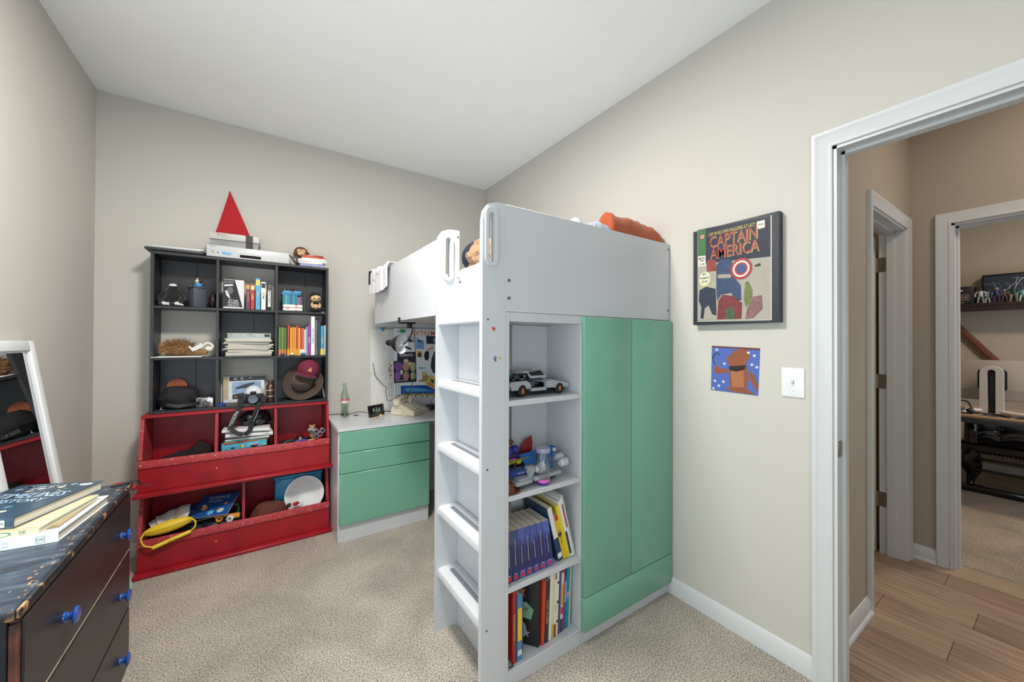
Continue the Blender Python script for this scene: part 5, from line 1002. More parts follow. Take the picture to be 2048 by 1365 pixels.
img('20262c', [(849, 706), (853, 702), (858, 704), (858, 716), (855, 722), (850, 720), (848, 712)], .0006); img('d8a0a0', [(852, 700), (866, 693), (868, 696), (858, 703)], .0007); img('e8e8ea', [(852, 722), (857, 723), (856, 728), (852, 727)], .0007)
img('2c3a40', [(861, 735), (863, 718), (868, 704), (876, 698), (884, 700), (888, 745), (876, 750), (866, 746)], .0006, .2); img('9a7058', [(870, 706), (876, 704), (880, 712), (875, 722), (870, 716)], .0009); img('c8a890', [(874, 732), (879, 730), (880, 740), (875, 742)], .0009)
img('7cb4c8', [(834, 736), (842, 734), (853, 736), (842, 739)], .0006); img('b08c5c', [(844, 744), (851, 743), (855, 750), (860, 756), (861, 764), (848, 764), (840, 764), (836, 762), (845, 758)], .0006, .2); img('d8c098', [(845, 744), (851, 744), (852, 750), (846, 751)], .0009, .1)
img('2450a8', [(801, 772), (876, 770), (876, 789), (802, 790)], .0005, .08); img('4f9ad8', [(806, 780), (815, 776), (832, 776), (850, 778), (872, 784), (858, 783), (838, 784), (815, 784)], .0008, .12); img('20408c', [(846, 776), (852, 772), (854, 778)], .0008)
for k in range(3):
    a = 805+23*k; img('c8b860', [(a, 787.5), (a+20, 786.5), (a+20, 792), (a, 793)], .0011, .1); img('3a4a4c', [(a+2, 788), (a+18, 787.2), (a+18, 789), (a+2, 790)], .0014)
    for b in (a+3, a+17): q.m(BLK).ell(*g((b, 793))[0], .006, .006, .0015, 8)
for (u, v0, v1) in ((792, 768, 793), (797, 768, 792)): img('8a8e94', [(u, v0), (u+1.6, v0), (u+1.2, v1-4), (u+2.6, v1), (u-1, v1), (u+.3, v1-4)], .0005)
q.build('print', t)
t, g = board_item('party_poster', 'dark celebration poster with pale lettering on the board behind desk', 'poster', 787, 767, PY-.0018)
q = MB(mat('2c2a38', .4, var=.05)).at(FRONT(0, 0, 0)); q.flat(g((788, 767), (833, 764), (832, 704), (794.5, 705), (794.5, 722), (787, 723)), 0)
q.m(mat('eceaea')); m_ = g((813, 711))[0]; q.text('ELEBRATE!', .031, Tr(m_[0]-.002, m_[1], .0004), wide=.80)
rn = random.Random(2)
for (u, v, ru, rv, c) in ((797, 733, 8, 9, '7a4c94'), (795, 752, 6, 9, '8a5ca8'), (812, 733, 7, 10, 'b08878'), (812, 752, 6, 9, 'b07c78'), (826, 734, 6, 9, 'a8ac88'), (826, 752, 5, 8, 'b8b088'), (812, 722, 5, 4, 'c8c0a8'), (803, 745, 3, 5, 'c8ccc8'), (820, 728, 4, 4, 'c8c098')):
    q.m(mat(c, .5, var=.35, vscale=90)); cc = g((u, v))[0]; e = g((u+ru, v))[0]; f_ = g((u, v-rv))[0]; q.ell(cc[0], cc[1], e[0]-cc[0], f_[1]-cc[1], .0003+.0001*rn.random()*3, 12)
q.m(mat('d8b0c8')).flat(g((790, 762), (815, 760), (815, 761.2), (790, 763.2)), .0006); q.build('print', t)
t, g = board_item('bone_drawing', 'sheet with narrow red and grey drawn figures left of dark poster', 'drawing', 776, 796, PY-.0010)
q = MB(PAPER).at(FRONT(0, 0, 0)); q.flat(g((775.5, 796), (786.5, 796), (786.5, 722), (775.5, 722)), 0); rn = random.Random(4)
for k in range(14): c = rn.choice(['a85a50', 'c89080', '8a4840', 'b8a090']); u = rn.uniform(777, 782); v = rn.uniform(724, 750); q.m(mat(c)).flat(g((u, v), (u+rn.uniform(1, 4), v+1), (u+rn.uniform(1, 3), v+rn.uniform(3, 6)), (u, v+3)), .0003+.00005*k)
for u in (778, 782.5): q.m(mat('9a9ca0')).flat(g((u, 765), (u+1.6, 765), (u+1.2, 788), (u+2.4, 793), (u-1, 793), (u+.4, 788)), .0004)
q.m(mat('b8a898')).flat(g((779, 750), (783, 752), (781.5, 762), (779.5, 762)), .0004); q.build('print', t)
t, g = board_item('trading_card', 'yellow and orange card tilted over the animal poster', 'card', 862, 764, PY-.004)
q = MB(mat('e0b86c', .4, var=.1)).at(FRONT(0, 0, 0)); q.prism(g((850, 768), (868, 779), (881, 762), (860, 750)), 0, .0008); q.m(mat('c8c068')).flat(g((853, 766), (868, 775), (877, 763), (861, 753)), .0012); q.m(mat('2c3a58')).flat(g((861, 758), (868, 761), (867, 768), (862, 765)), .0016); q.m(mat('d8702c')).flat(g((855, 768), (866, 776), (869, 773), (858, 765)), .0016); q.build('print', t)
t, g = board_item('triangle_sticker', 'blue triangle sticker at the top left of the board', 'sticker', 764, 660, PY-.0002)
MB(mat('3f86c4', .4)).at(FRONT(0, 0, 0)).prism(g((760, 656), (769, 655), (766.5, 665)), 0, .0006).build('print', t)
# desk lamp clipped under the guard
t = thing('clip_lamp', 'black clip-on lamp with round white-lined shade hanging over desk', 'lamp', (-1.118, .95, 1.4195))
lx = lambda u, v: P(u, v, 'y', .95)-Vector((-1.118, .95, 1.4195))
MB(BLK).box(-.004, .074, -.016, .016, -.016, -.006, bev=.003).box(.030, .056, -.012, .012, -.040, -.0165, bev=.004).cyl((.043, -.018, -.026), (.043, .018, -.026), .006).box(-.022, -.0135, -.012, .012, -.012, .02, bev=.003).box(-.02, 0, -.012, .012, -.016, -.010, bev=.002).build('clamp', t)
pk = [lx(826, 655), lx(824, 664), lx(820, 674), lx(812, 685), lx(807, 688)]
MB(BLK).tube(pk, .0042).build('gooseneck', t)
ax = Vector((.56, -.82, -.08)).normalized(); c_ = lx(798, 688)
Ms = frame(c_, ax.orthogonal(), ax.cross(ax.orthogonal())); Ms = Matrix.Translation(c_) @ ax.to_track_quat('Z', 'Y').to_matrix().to_4x4()
MB(BLK).at(Ms).lathe([(0, -.088), (.012, -.086), (.018, -.074), (.019, -.046), (.026, -.040), (.030, -.034), (.046, -.012), (.055, .016), (.0565, .022)], 32).build('shade', t)
MB(mat('d8dadc', .3)).at(Ms).lathe([(.0565, .0222), (.0545, .0222), (.053, .014), (.044, -.012), (.026, -.032), (0, -.034)], 32).build('shade_lining', t)
MB(mat('f0f0f0', .3)).at(Ms).tube([(.012*math.cos(a*.9), .012*math.sin(a*.9), -.030+a*.0028) for a in range(16)], .0038, 8, 3).build('bulb', t)
MB(BLK).tube([P(829, 655, 'y', .97)-Vector((-1.118, .95, 1.4195))]+[P(u, v, 'y', y)-Vector((-1.118, .95, 1.4195)) for u, v, y in ((830, 680, 1.05), (831, 705, 1.15), (831, 728, 1.28), (829, 748, 1.40), (823, 772, 1.55), (817, 790, 1.66), (814, 798, 1.70))], .0022, 6).build('cord', t)
MB(BLK).cyl(lx(811, 694), lx(822, 699), .006).build('switch', t)

# ================================================================== on the desk
t = thing('glass_bottle', 'tall clear green glass soda bottle with red and white label on desk', 'bottle', (-1.268, 1.800, DZT+.0005))
GB = mat('e2efe4', .02, trans=1, var=0)
OB = [(0, 0), (.024, 0), (.0275, .004), (.0285, .012), (.0265, .035), (.0245, .055), (.0255, .085), (.0285, .105), (.0295, .125), (.0275, .150), (.0205, .180), (.0140, .205), (.0115, .225), (.0112, .240), (.0135, .243), (.0135, .248), (.0120, .2505)]
IB = [(.0095, .2505), (.0092, .225), (.0118, .205), (.0180, .180), (.0250, .150), (.0270, .125), (.0260, .105), (.0230, .085), (.0220, .055), (.0240, .035), (.0255, .014), (0, .010)]
MB(GB).lathe(OB+IB, 36).build('glass', t)
def arc_label(mt, r, z0, z1, a0, a1, text=None):
    q = MB(mt); n = 18; V_ = [[q.v((r*math.cos(R(a0+(a1-a0)*i/n)), r*math.sin(R(a0+(a1-a0)*i/n)), z)) for i in range(n+1)] for z in (z0, z1)]
    for i in range(n): q.f([V_[0][i], V_[0][i+1], V_[1][i+1], V_[1][i]])
    return q
arc_label(mat('f0eeea', .4), .0299, .108, .150-.012, -150, 10).build('label_ground', t, 'white label panel')
lb_ = arc_label(mat('c8202c', .4), .0302, .122, .138, -152, 12); lb_.build('red_label', t, 'red lettered label')
def wraptext(s, size, r, zc, ac, mt, par, wide=1):
    q = MB(mt); q.text(s, size, ext=0, wide=wide)
    for v in q.bm.verts: a = R(ac)+v.co.x/r; z = v.co.y; v.co = Vector((r*math.cos(a), r*math.sin(a), zc+z))
    q.build('print', par)
wraptext('Coca-Cola', .014, .0306, .1300, -88, WHT, t, .95); wraptext('Coca-Cola', .009, .0304, .115, -88, mat('c8202c'), t, .95)
MB(mat('a8b060', .05, trans=.85, var=0)).lathe([(0, .0105), (.0238, .0145), (.0228, .030), (0, .030)], 28).build('residue', t)
t = thing('desk_clock', 'black digital desk clock with pale numerals on the desk', 'clock', (-1.058, 1.715, DZT+.0005), 28)
MB(BLKG).at(Ro(-10, 'X')).box(-.068, .068, -.006, .016, .0, .086, bev=.005).build('case', t)
q = MB(mat('9fb4a8', .4)).at(Ro(-10, 'X') @ FRONT(0, -.0063, .043)); q.text('9:54', .042, Tr(-.008, .002, .0004)); q.m(mat('3c4844')).rect(-.052, .040, -.034, -.027, .0003); q.m(mat('8a9098')).rect(.050, .056, .018, .024, .0003).rect(.050, .056, .004, .010, .0003).rect(.050, .056, -.010, -.004, .0003); q.build('print', t)
t = thing('telephone', 'beige push button desk telephone with handset on the white desk', 'telephone', (-.835, 1.690, DZT+.0005), 38)
BG = mat('d8ceb8', .35, var=.02)
MX2 = Matrix(((0, 0, 1, 0), (1, 0, 0, 0), (0, 1, 0, 0), (0, 0, 0, 1)))
MB(BG).at(MX2).prism([(-.108, .002), (-.108, .030), (-.102, .036), (.010, .082), (.030, .086), (.060, .078), (.085, .060), (.095, .030), (.095, .002)], -.082, .082).at(Matrix()).box(-.075, -.050, .006, .020, .078, .098, bev=.004).box(.050, .075, .006, .020, .078, .098, bev=.004).box(-.075, -.050, .060, .074, .070, .094, bev=.004).box(.050, .075, .060, .074, .070, .094, bev=.004).build('base', t)
Mk = frame((0, -.047, .0592), (1, 0, 0), (0, .925, .38)); q = MB(mat('b4aa94', .4)).at(Mk).box(-.052, .052, -.048, .048, -.002, .0012, bev=.001); q.build('keypad', t)
q = MB(mat('ebe6da', .4)).at(Mk)
for i in range(3):
    for j in range(4): q.box(-.038+.026*i, -.018+.026*i, -.042+.022*j, -.027+.022*j, .0014, .007, bev=.001, seg=1)
q.build('keys', t, kind='stuff')
hs = MB(BG).tube([(-.070, .040, .108), (-.05, .040, .116), (0, .040, .120), (.05, .040, .116), (.070, .040, .108)], .0145, 12); hs.lathe([(0, .018), (.028, .016), (.032, .004), (.031, -.018), (.024, -.026), (0, -.026)], 22, M=Tr(-.084, .040, .104) @ Ro(-12, 'Y')).lathe([(0, .018), (.028, .016), (.032, .004), (.031, -.018), (.024, -.026), (0, -.026)], 22, M=Tr(.084, .040, .104) @ Ro(12, 'Y')); hs.build('handset', t)
MB(BG).tube([(-.108, .02, .085)]+[(-.105-.0016*k+.006*math.cos(k*1.9), -.01-.0028*k, .010+.068*max(0, 1-k/10)+.006*math.sin(k*1.9)) for k in range(1, 26)], .0022, 6, 3).build('coiled_cord', t)
def cable(lb, pts, r=.0022, name='cable'): MB(BLK).tube(pts, r, 7).build(name, None, lb, 'cable')
D = DZT
cable('thin black cable running behind the bottle along the wall', [(-1.375, 1.955, D+.0035), (-1.30, 1.945, D+.0035), (-1.22, 1.90, D+.004), (-1.15, 1.89, D+.014), (-1.10, 1.84, D+.010), (-1.055, 1.785, D+.008)])
a = P(746, 727, 'y', 1.935); cable('black cable hanging from the left edge of the board to desk', [(a.x, a.y, a.z), (P(749, 745, 'y', 1.93).x, 1.93, P(749, 745, 'y', 1.93).z), (P(752, 754, 'y', 1.93).x, 1.93, P(752, 754, 'y', 1.93).z), tuple(P(766, 770, 'y', 1.92)), tuple(P(773.5, 776, 'y', 1.92)), tuple(P(771.5, 782, 'y', 1.91)), tuple(P(773, 793, 'y', 1.90)), tuple(P(777, 802, 'y', 1.88)), tuple(P(790, 798, 'y', 1.86)), (P(805, 797, 'y', 1.84).x, 1.84, D+.128+.008)])
cable('short black cable curling from the clock to beside telephone', [(-1.03, 1.775, D+.030), (-.985, 1.80, D+.020), (-.955, 1.815, D+.008), (-.925, 1.835, D+.0045), (-.95, 1.85, D+.0045), (-1.02, 1.80, D+.010)])
rn = random.Random(6); t = thing('cable_tangle', 'tangle of black cables and adapters at the right of desk', 'cables', (-.58, 1.72, D+.0005)); mb = MB(BLK)
for k in range(9): mb.tube([(rn.uniform(-.10, .10), rn.uniform(-.08, .08), rn.uniform(.004, .045)) for _ in range(7)], .0030, 6, 5)
mb.box(-.03, .04, -.05, -.01, .004, .030, bev=.004).box(.02, .075, .01, .05, .0, .028, bev=.004).build('cords', t, kind='stuff'); MB(mat('2c4a80', .3)).box(.03, .09, -.02, .02, .030, .040, bev=.002).build('plug', t)
cable('black cord rising from the tangle towards the bed post', [(-.64, 1.72, D+.02), (-.60, 1.78, D+.08), (-.50, 1.86, D+.15), (-.42, 1.90, D+.19)], .0018)
for u, v, c, lb, sx_ in ((750, 838, 'd8a878', 'small tan paper scrap in front of the clock', .022), (762, 832, 'e8c890', 'cream eraser scrap beside the clock', .016), (712, 832, '6a6460', 'thin grey twig scrap on the desk', .018), (851, 828, 'c890a0', 'tiny pink and white wrapper right of the telephone', .012), (775, 828, 'd8d4d0', 'clear crumpled wrapper left of the telephone', .03)):
    p = P(u, v, 'z', D); o = thing('scrap', lb, 'scrap', (p.x, min(p.y, 1.90), D+.0005), rn.uniform(-40, 40)); MB(mat(c, .6)).heap((0, 0, .004), (sx_, sx_*.5, .005), .35, 2.5, int(u), 16, 8).build('body', o)

# ================================================================== right wall pictures and switch
t = thing('comic_canvas', 'framed comic cover canvas with bold title lettering on right wall', 'picture', (-.001, -.148, 1.388))
MC = frame((-.034, 0, 0), (0, -1, 0), (0, 0, 1)); CW, CH = .368, .456
DB = mat('2f333c', .55, var=.05)
MB(DB).box(-.034, -.0005, -CW, 0, 0, CH, bev=.002).build('canvas', t)
q = MB(mat('a09c90', .6, var=.10, vscale=12)).at(MC)
def c2(x, y):    # zoomed photo pixel on the slanting canvas -> canvas coordinates
    t_ = (x-60)/570.0; top = 180-128*t_*1.0; bot = 800-6*t_; return (t_*CW if False else CW*t_, CH*(bot-y)/(bot-top))
def cp(*pts): return [c2(*p) for p in pts]
Z = .0004
q.flat(cp((95, 770), (585, 776), (585, 82), (95, 166)), Z)
q.m(mat('1d2236', .55)).flat(cp((158, 390), (158, 155), (580, 84), (580, 355)), 2*Z)
q.m(mat('35663c', .5, var=.1)).flat(cp((98, 340), (98, 166), (158, 155), (158, 335)), 2.2*Z)
def txt(s, x, y, hpx, c, wide=1, z=3*Z):
    a = c2(x, y); b = c2(x, y-hpx); q.m(mat(c, .5)).text(s, (b[1]-a[1]), Tr(a[0], a[1], z), wide=wide)
txt('CAP. IN HIS OWN MAGAZINE AT LAST!', 335, 168, 34, 'c8b45c', .50)
for s, x, y, h, w_ in (('CAPTAIN', 345, 222, 112, .66), ('AMERICA', 350, 303, 112, .66)):
    txt(s, x+4, y+5, h, 'a89858', w_*1.02, 3*Z); txt(s, x, y, h, '98342e', w_, 4*Z)
q.m(mat('d8d4c8')).flat(cp((500, 170), (500, 118), (548, 108), (548, 160)), 3*Z); txt('APPROVED', 524, 138, 13, '30323a', .5, 4*Z)
q.m(mat('d8d4c8')).flat(cp((100, 412), (100, 345), (156, 338), (156, 408)), 3*Z); txt('MARVEL', 128, 356, 20, '202228', .6, 4*Z); txt('COMICS', 128, 372, 16, '202228', .6, 4*Z); txt('12c 100', 128, 396, 22, '202228', .5, 4*Z)
for r_, c in ((18, 'a03030'), (13, 'd8d4c8'), (8, 'a03030')): a = c2(132, 212); q.m(mat(c)).ell(a[0], a[1], r_*CW/570, r_*CW/570*1.0, 3*Z+r_*-.000005+.0002, 16)
q.m(mat('c8c070')).ell(*c2(150, 495), .028, .036, 3*Z, 20); q.m(mat('d8d6c4')).ell(*c2(150, 490), .026, .032, 3.5*Z, 20); txt('BIG', 148, 462, 22, '22242a', .8, 4.5*Z); txt('PREMIERE', 150, 488, 20, '3a6a40', .8, 4.5*Z); txt('ISSUE!', 150, 512, 20, '22242a', .8, 4.5*Z)
# plain abstract colour masses in place of the drawn figures
def mass(c, pts, k=3): c = ''.join('%02x' % int(int(c[i:i+2], 16)*.72+12) for i in (0, 2, 4)); q.m(mat(c, .55, var=.4, vscale=55)).flat(cp(*pts), k*Z)
mass('2f4c78', [(235, 560), (235, 400), (275, 360), (345, 365), (345, 470), (400, 540), (405, 640), (360, 650), (340, 590), (270, 600), (240, 640)])
mass('a83c34', [(165, 445), (165, 370), (230, 365), (235, 440)], 3.2); mass('c8b8a8', [(245, 490), (245, 465), (335, 465), (335, 490)], 3.6)
mass('24304a', [(105, 640), (110, 570), (160, 545), (230, 560), (235, 680), (235, 740), (205, 730), (180, 670), (150, 690), (140, 760), (118, 755), (125, 680)], 3.4)
mass('8c2f30', [(250, 640), (280, 600), (345, 610), (410, 660), (405, 765), (240, 765)], 3.6); mass('486848', [(300, 700), (340, 680), (365, 720), (355, 765), (300, 765)], 4)
mass('7c8c44', [(420, 620), (430, 520), (450, 515), (475, 575), (470, 650), (430, 690)], 3.4); mass('9c6c6c', [(440, 700), (480, 620), (530, 610), (535, 700), (480, 760), (430, 768)], 3.8); mass('343c30', [(485, 410), (520, 395), (525, 415), (490, 420)], 3.4)
a = c2(403, 430)
for r_, c in ((70, '9c3438'), (54, 'd0ccc0'), (42, '9c3438'), (30, '2f4c80')): q.m(mat(c, .5)).ell(a[0], a[1], r_*CW/570, r_*CW/570*1.04, 5*Z+(70-r_)*.00001, 32)
q.m(mat('cfcabc')).flat(cp((583, 778), (583, 80), (588, 79), (588, 778)), 4*Z).flat(cp((95, 778), (583, 780), (583, 775), (95, 773)), 4*Z)
q.build('print', t)
t = thing('sea_drawing', 'blue drawing sheet with white stars and brown shape below canvas', 'drawing', (-.0015, 0, 0))
def wr(u, v): p = P(u, v, 'x', -.0015); return (-p.y, p.z)
q = MB(mat('4c64ac', .7, var=.08, vscale=14)).at(frame((0, 0, 0), (0, -1, 0), (0, 0, 1)))
q.prism([wr(1422, 780), wr(1516, 792), wr(1520, 697), wr(1424, 692)], -.0008, .0006)
q.m(mat('8a4f35', .7, var=.15, vscale=30))
for k, pts in enumerate(([(1452, 718), (1470, 700), (1494, 698), (1500, 715), (1488, 735), (1462, 735)], [(1458, 735), (1494, 733), (1498, 760), (1492, 782), (1460, 778)], [(1428, 742), (1432, 730), (1442, 738), (1456, 738), (1456, 746), (1434, 748)], [(1498, 742), (1510, 752), (1517, 775), (1512, 782), (1500, 760)], [(1450, 778), (1472, 773), (1500, 782), (1512, 790), (1470, 785)])): q.flat([wr(*p) for p in pts], .0009+.0001*k)
q.m(mat('a8684a', .7, var=.1)).flat([wr(*p) for p in ((1462, 742), (1488, 741), (1488, 776), (1464, 774))], .0018)
q.m(mat('241c1c', .7)).flat([wr(*p) for p in ((1458, 733), (1492, 731), (1490, 739), (1474, 744), (1460, 741))], .0019).tube([tuple(wr(1430, 728))+(.0016,), tuple(wr(1426, 716))+(.0016,), tuple(wr(1434, 706))+(.0016,), tuple(wr(1440, 711))+(.0016,)], .0016, 6)
q.m(mat('d8dce8'))
for u, v in ((1434, 700), (1430, 762), (1447, 764), (1427, 777), (1438, 772), (1497, 706), (1509, 712), (1514, 735), (1504, 730), (1449, 728)): a = wr(u, v); q.star(a[0], a[1], .0085, .0012)
q.m(mat('6a3428')).flat([wr(*p) for p in ((1424, 692), (1520, 697), (1519, 701), (1470, 697), (1424, 695))], .0021); q.build('print', t)
t = thing('light_switch', 'white double-width light switch plate with pale sticker beside doorway', 'light switch', (-.0005, -.5505, 1.143))
mb = MB(mat('e8eaec', .3)).box(-.005, 0, -.040, .040, -.059, .059, bev=.0025); mb.build('plate', t)
MB(mat('dfe2e6', .25, var=.12, vscale=120)).at(frame((-.0052, .0, 0), (0, -1, 0), (0, 0, 1))).prism([(-.034, -.050), (-.008, -.054), (-.012, -.03), (.0, -.01), (-.008, .02), (-.004, .052), (-.030, .052)], 0, .0006).build('sticker', t)
MB(mat('d4d6d8', .3)).box(-.0065, -.0052, -.006, .006, -.013, .013).box(-.014, -.0065, -.004, .004, .0, .009, bev=.001).build('toggle', t)
for z in (-.030, .030): MB(CHROME).cyl((-.0052, 0, z), (-.0064, 0, z), .003, seg=10).build('screw', t)
# ================================================================== dresser, mirror, books
dd = thing('dresser', 'worn dark painted dresser with blue knobs in the left foreground', 'dresser', (-2.375, .3675, 0))
DP = ramp_mat('dark_dresser_paint', ['1c1917', '231d1c', '2a2322'], 4, rough=.38, stretch=(1, 1, 3), bump=.05, bscale=40)
DS = ramp_mat('blue_black_side_paint', ['12161d', '171d26', '1c2430'], 4, rough=.4, bump=.05, bscale=40)
DT = ramp_mat('scuffed_blue_top', ['2a323c', '323b47', '3e4956', '56626f', '7c8792'], 9, rough=.35, stretch=(1.4, 5, 1), detail=9, bump=.06, bscale=60, lo=.34, hi=.80)
DE = ramp_mat('worn_orange_edge', ['1c1c22', '22222a', '85603f', 'a8835f'], 30, rough=.5, stretch=(1, 1, 1), detail=6, lo=.50, hi=.64)
DR = ramp_mat('worn_red_brown_edge', ['2a1712', '47241a', '643424'], 18, rough=.5, detail=6, lo=.35, hi=.65)
def dbx(mt, x0, x1, y0, y1, z0, z1, name, bev=.002, par=None, lab=None, seg=1): return MB(mt).box(x0+2.375, x1+2.375, y0-.3675, y1-.3675, z0, z1, bev=bev, seg=seg).build(name, par or dd, lab)
dbx(DS, -2.572, -2.200, -.022, .752, .10, .7545, 'carcase')
dbx(DS, -2.560, -2.225, .0, .72, .0, .0995, 'plinth')
dbx(DT, -2.578, -2.186, -.034, .762, .7585, .780, 'top_board', .006, None, 'scuffed blue-black top', 3)
dbx(DE, -2.1855, -2.1785, -.034, .762, .7600, .7785, 'front_edge', .003, None, 'chipped edge showing bare wood', 2)
dbx(DE, -2.40, -2.186, -.0405, -.0342, .7600, .7785, 'side_edge', .003, None, 'chipped edge showing bare wood', 2)
dbx(DR, -2.1995, -2.186, -.020, .750, .7455, .7575, 'top_rail', .002, None, 'worn reddish rail')
dbx(DR, -2.1995, -2.186, -.022, -.008, .10, .745, 'front_stile', .003, None, 'worn reddish stile')
dbx(mat('d8c4ac', .6, var=.1, vscale=30), -2.1995, -2.1845, -.006, .750, .5370, .5425, 'divider_rail', .001, None, 'bare pale wood strip')
KN = mat('1e4c9a', .25, coat=.5, var=.15, vscale=30)
for z0, z1, kz in ((.5440, .7440, .632), (.3320, .5355, .4225), (.118, .3290, .203)):
    d = dbx(DP, -2.1995, -2.183, -.006, .750, z0, z1, 'drawer', .003)
    for y in (.640, .182):
        MB(KN).at(Tr(-2.1828+2.375, y-.3675, kz) @ Ro(90, 'Y')).lathe([(0, 0), (.0125, 0), (.012, .003), (.0085, .006), (.008, .010), (.0105, .0145), (.0185, .017), (.0200, .020), (.017, .024), (.007, .0262), (0, .0265)], 24).build('knob', d)
sm = MB(mat('8a8f96', .6)).at(frame((.1925, 0, 0), (0, -1, 0), (0, 0, 1)))
rn = random.Random(8)
for k in range(18): y = rn.uniform(-.30, .38); z = rn.uniform(.16, .73); l = rn.uniform(.004, .02); a = rn.uniform(.3, 1.4); sm.flat([(y, z), (y+.0008, z), (y+.0008+l*math.cos(a), z+l*math.sin(a)), (y+l*math.cos(a), z+l*math.sin(a)-.0006)], .0003)
sm.build('scratch', dd, 'pale scratches in the paint', kind='stuff')
ch = MB(mat('94714f', .7, var=.3, vscale=60)).at(Tr(0, 0, .7802))
for k in range(70):
    x = 2.375-2.19-abs(rn.gauss(0, .011))-.001; y = rn.uniform(-.39, .37); r_ = rn.uniform(.0015, .0048)*(1.8 if k % 7 == 0 else 1)
    ch.flat([(x+r_*.7*math.cos(a)*rn.uniform(.5, 1.1), y+r_*1.5*math.sin(a)*rn.uniform(.3, 1.1)) for a in [i*.7 for i in range(9)]], .0002)
ch.build('paint_chip', dd, 'chips of bare wood along the front edge', kind='stuff')
# books lying on the dresser
def flatbook(lb, corner, rz, w_, h_, th, z, cov, tex, spine=None):
    """corner = near right corner; spine on the near side, runs along local -x; cover drawn by tex(q)"""
    o = thing('book', lb, 'book', (corner[0], corner[1], z), rz, 'books on the dresser')
    MB(cov).box(-w_, 0, .0, h_, 0, .0022).box(-w_, 0, 0, h_, th-.0022, th).box(-w_, 0, 0, .0025, .0023, th-.0023).build('cover', o)
    MB(PAGES).box(-w_+.003, -.003, .0027, h_-.004, .0024, th-.0024).build('pages', o)
    q = MB(WHT).at(Tr(0, 0, th+.0002)); tex(q)
    if spine: q.at(FRONT(0, -.0003, th/2)); spine(q)
    q.build('print', o)
    return o
def t1(q):
    q.m(mat('8a7a68', .5, var=.45, vscale=60)).rect(-.238, -.012, .03, .245); q.m(mat('b89c80', .5, var=.3, vscale=90)).flat([(-.15, .06), (-.02, .05), (-.018, .24), (-.10, .22)], .0002); q.m(mat('2c2822', .6, var=.4, vscale=80)).flat([(-.24, .035), (-.06, .035), (-.05, .06), (-.09, .085), (-.16, .06), (-.24, .08)], .0003).flat([(-.2, .10), (-.12, .11), (-.11, .16), (-.2, .17)], .0003)
def s1_(q):
    q.m(mat('8a8c8a')).rect(-.040, -.024, -.0085, -.0075, .0002).rect(-.040, -.024, .0075, .0085, .0002).rect(-.040, -.0392, -.008, .008, .0002).rect(-.0248, -.024, -.008, .008, .0002).text('DK', .010, Tr(-.032, 0, .0003)); q.m(mat('a8aeb2')).text('THE DEFINITIVE', .006, Tr(-.115, .004, .0002), wide=1.3).text('VISUAL HISTORY', .006, Tr(-.115, -.005, .0002), wide=1.3)
flatbook('large white-edged book with brown picture cover, bottom of the dresser pile', (-2.2246, .287), -7, .25, .262, .025, .7808, mat('e6ebec', .4), t1, s1_)
def t2(q):
    q.m(mat('b8a070', .5, var=.2, vscale=30)).rect(-.20, -.006, .004, .22); q.m(mat('c8c0a0')).flat([(-.05, .01), (-.006, .01), (-.006, .21), (-.03, .21)], .0002)
def s2_(q):
    q.m(mat('5c7a50')).ell(-.070, 0, .019, .0062, .0002); q.m(mat('b4c4a0')).ell(-.070, 0, .015, .0045, .0004); q.m(mat('4a6a44')).text('1001', .011, Tr(-.10, 0, .0002)); q.m(mat('5c5c48')).text('DK', .009, Tr(-.030, 0, .0002)).rect(-.038, -.022, .0050, .0056, .0002).rect(-.038, -.022, -.0056, -.0050, .0002)
flatbook('tan and green book in the middle of the dresser pile', (-2.262, .300), -14, .20, .225, .0145, .8065, mat('c8c8a4', .45), t2, s2_)
def t3(q):
    q.m(mat('b8d0e4', .25)).text('TIMELINES', .052, Tr(-.10, .16, .0004) @ Ro(90, 'Z') @ Ro(-90, 'Z'), wide=.7).text('HISTORY', .034, Tr(-.10, .12, .0004), wide=.9)
    rn = random.Random(13)
    for k in range(26):
        x = -.012-.19*rn.random(); y = rn.choice([.02, .045, .075, .195, .215, .235])+rn.uniform(-.006, .006); q.m(mat(rn.choice(['b0ac9c', '8ca0a8', 'c8c4b4', '5c7c90', '9c9888']), .3)); q.flat([(x-.010, y), (x, y-.006), (x+.010, y+.002), (x+.004, y+.010), (x-.008, y+.008)], .0003)
    q.m(mat('c8ccd0', .3)).ell(-.025, .235, .016, .010, .0005)
def s3_(q): q.m(mat('e8ecee')).rect(-.034, -.018, -.009, .009, .0002); q.m(mat('3c5a74')).text('DK', .011, Tr(-.026, 0, .0004))
flatbook('dark blue picture book with pale pages, topmost on the dresser', (-2.3135, .3275), -23, .215, .262, .0275, .8215, mat('2c4458', .3, coat=.3), t3, s3_)
# mirror leaning on the wall
def lx_(z): return -2.568+.145*(1.300-z)
t = thing('leaning_mirror', 'white framed mirror leaning against the left wall behind dresser', 'mirror')
yaw = 0; top = Vector((lx_(1.300), 1.188, 1.300)); dn = Vector((.145, 0, -1)).normalized(); lf = Vector((0, -1, 0))
Mm = frame(top, -lf*-1 if False else (0, 1, 0), (-.145, 0, 1))       # x along +Y, y up the mirror, z = out of the glass
t.matrix_world = Mm
Lm = (1.300-.006)/dn.z*-1; FWd = .040; WM = .42
def fr(mb, a0, a1, b0, b1): return mb.box(a0, a1, b0, b1, -.012, .008, bev=.003)
MF = mat('dfe2e4', .35)
for a0, a1, b0, b1 in ((-FWd, 0, -Lm, 0), (-WM, -WM+FWd, -Lm, 0), (-WM+FWd, -FWd, -FWd, 0), (-WM+FWd, -FWd, -Lm, -Lm+FWd)): fr(MB(MF), a0, a1, b0, b1).build('frame_rail', t)
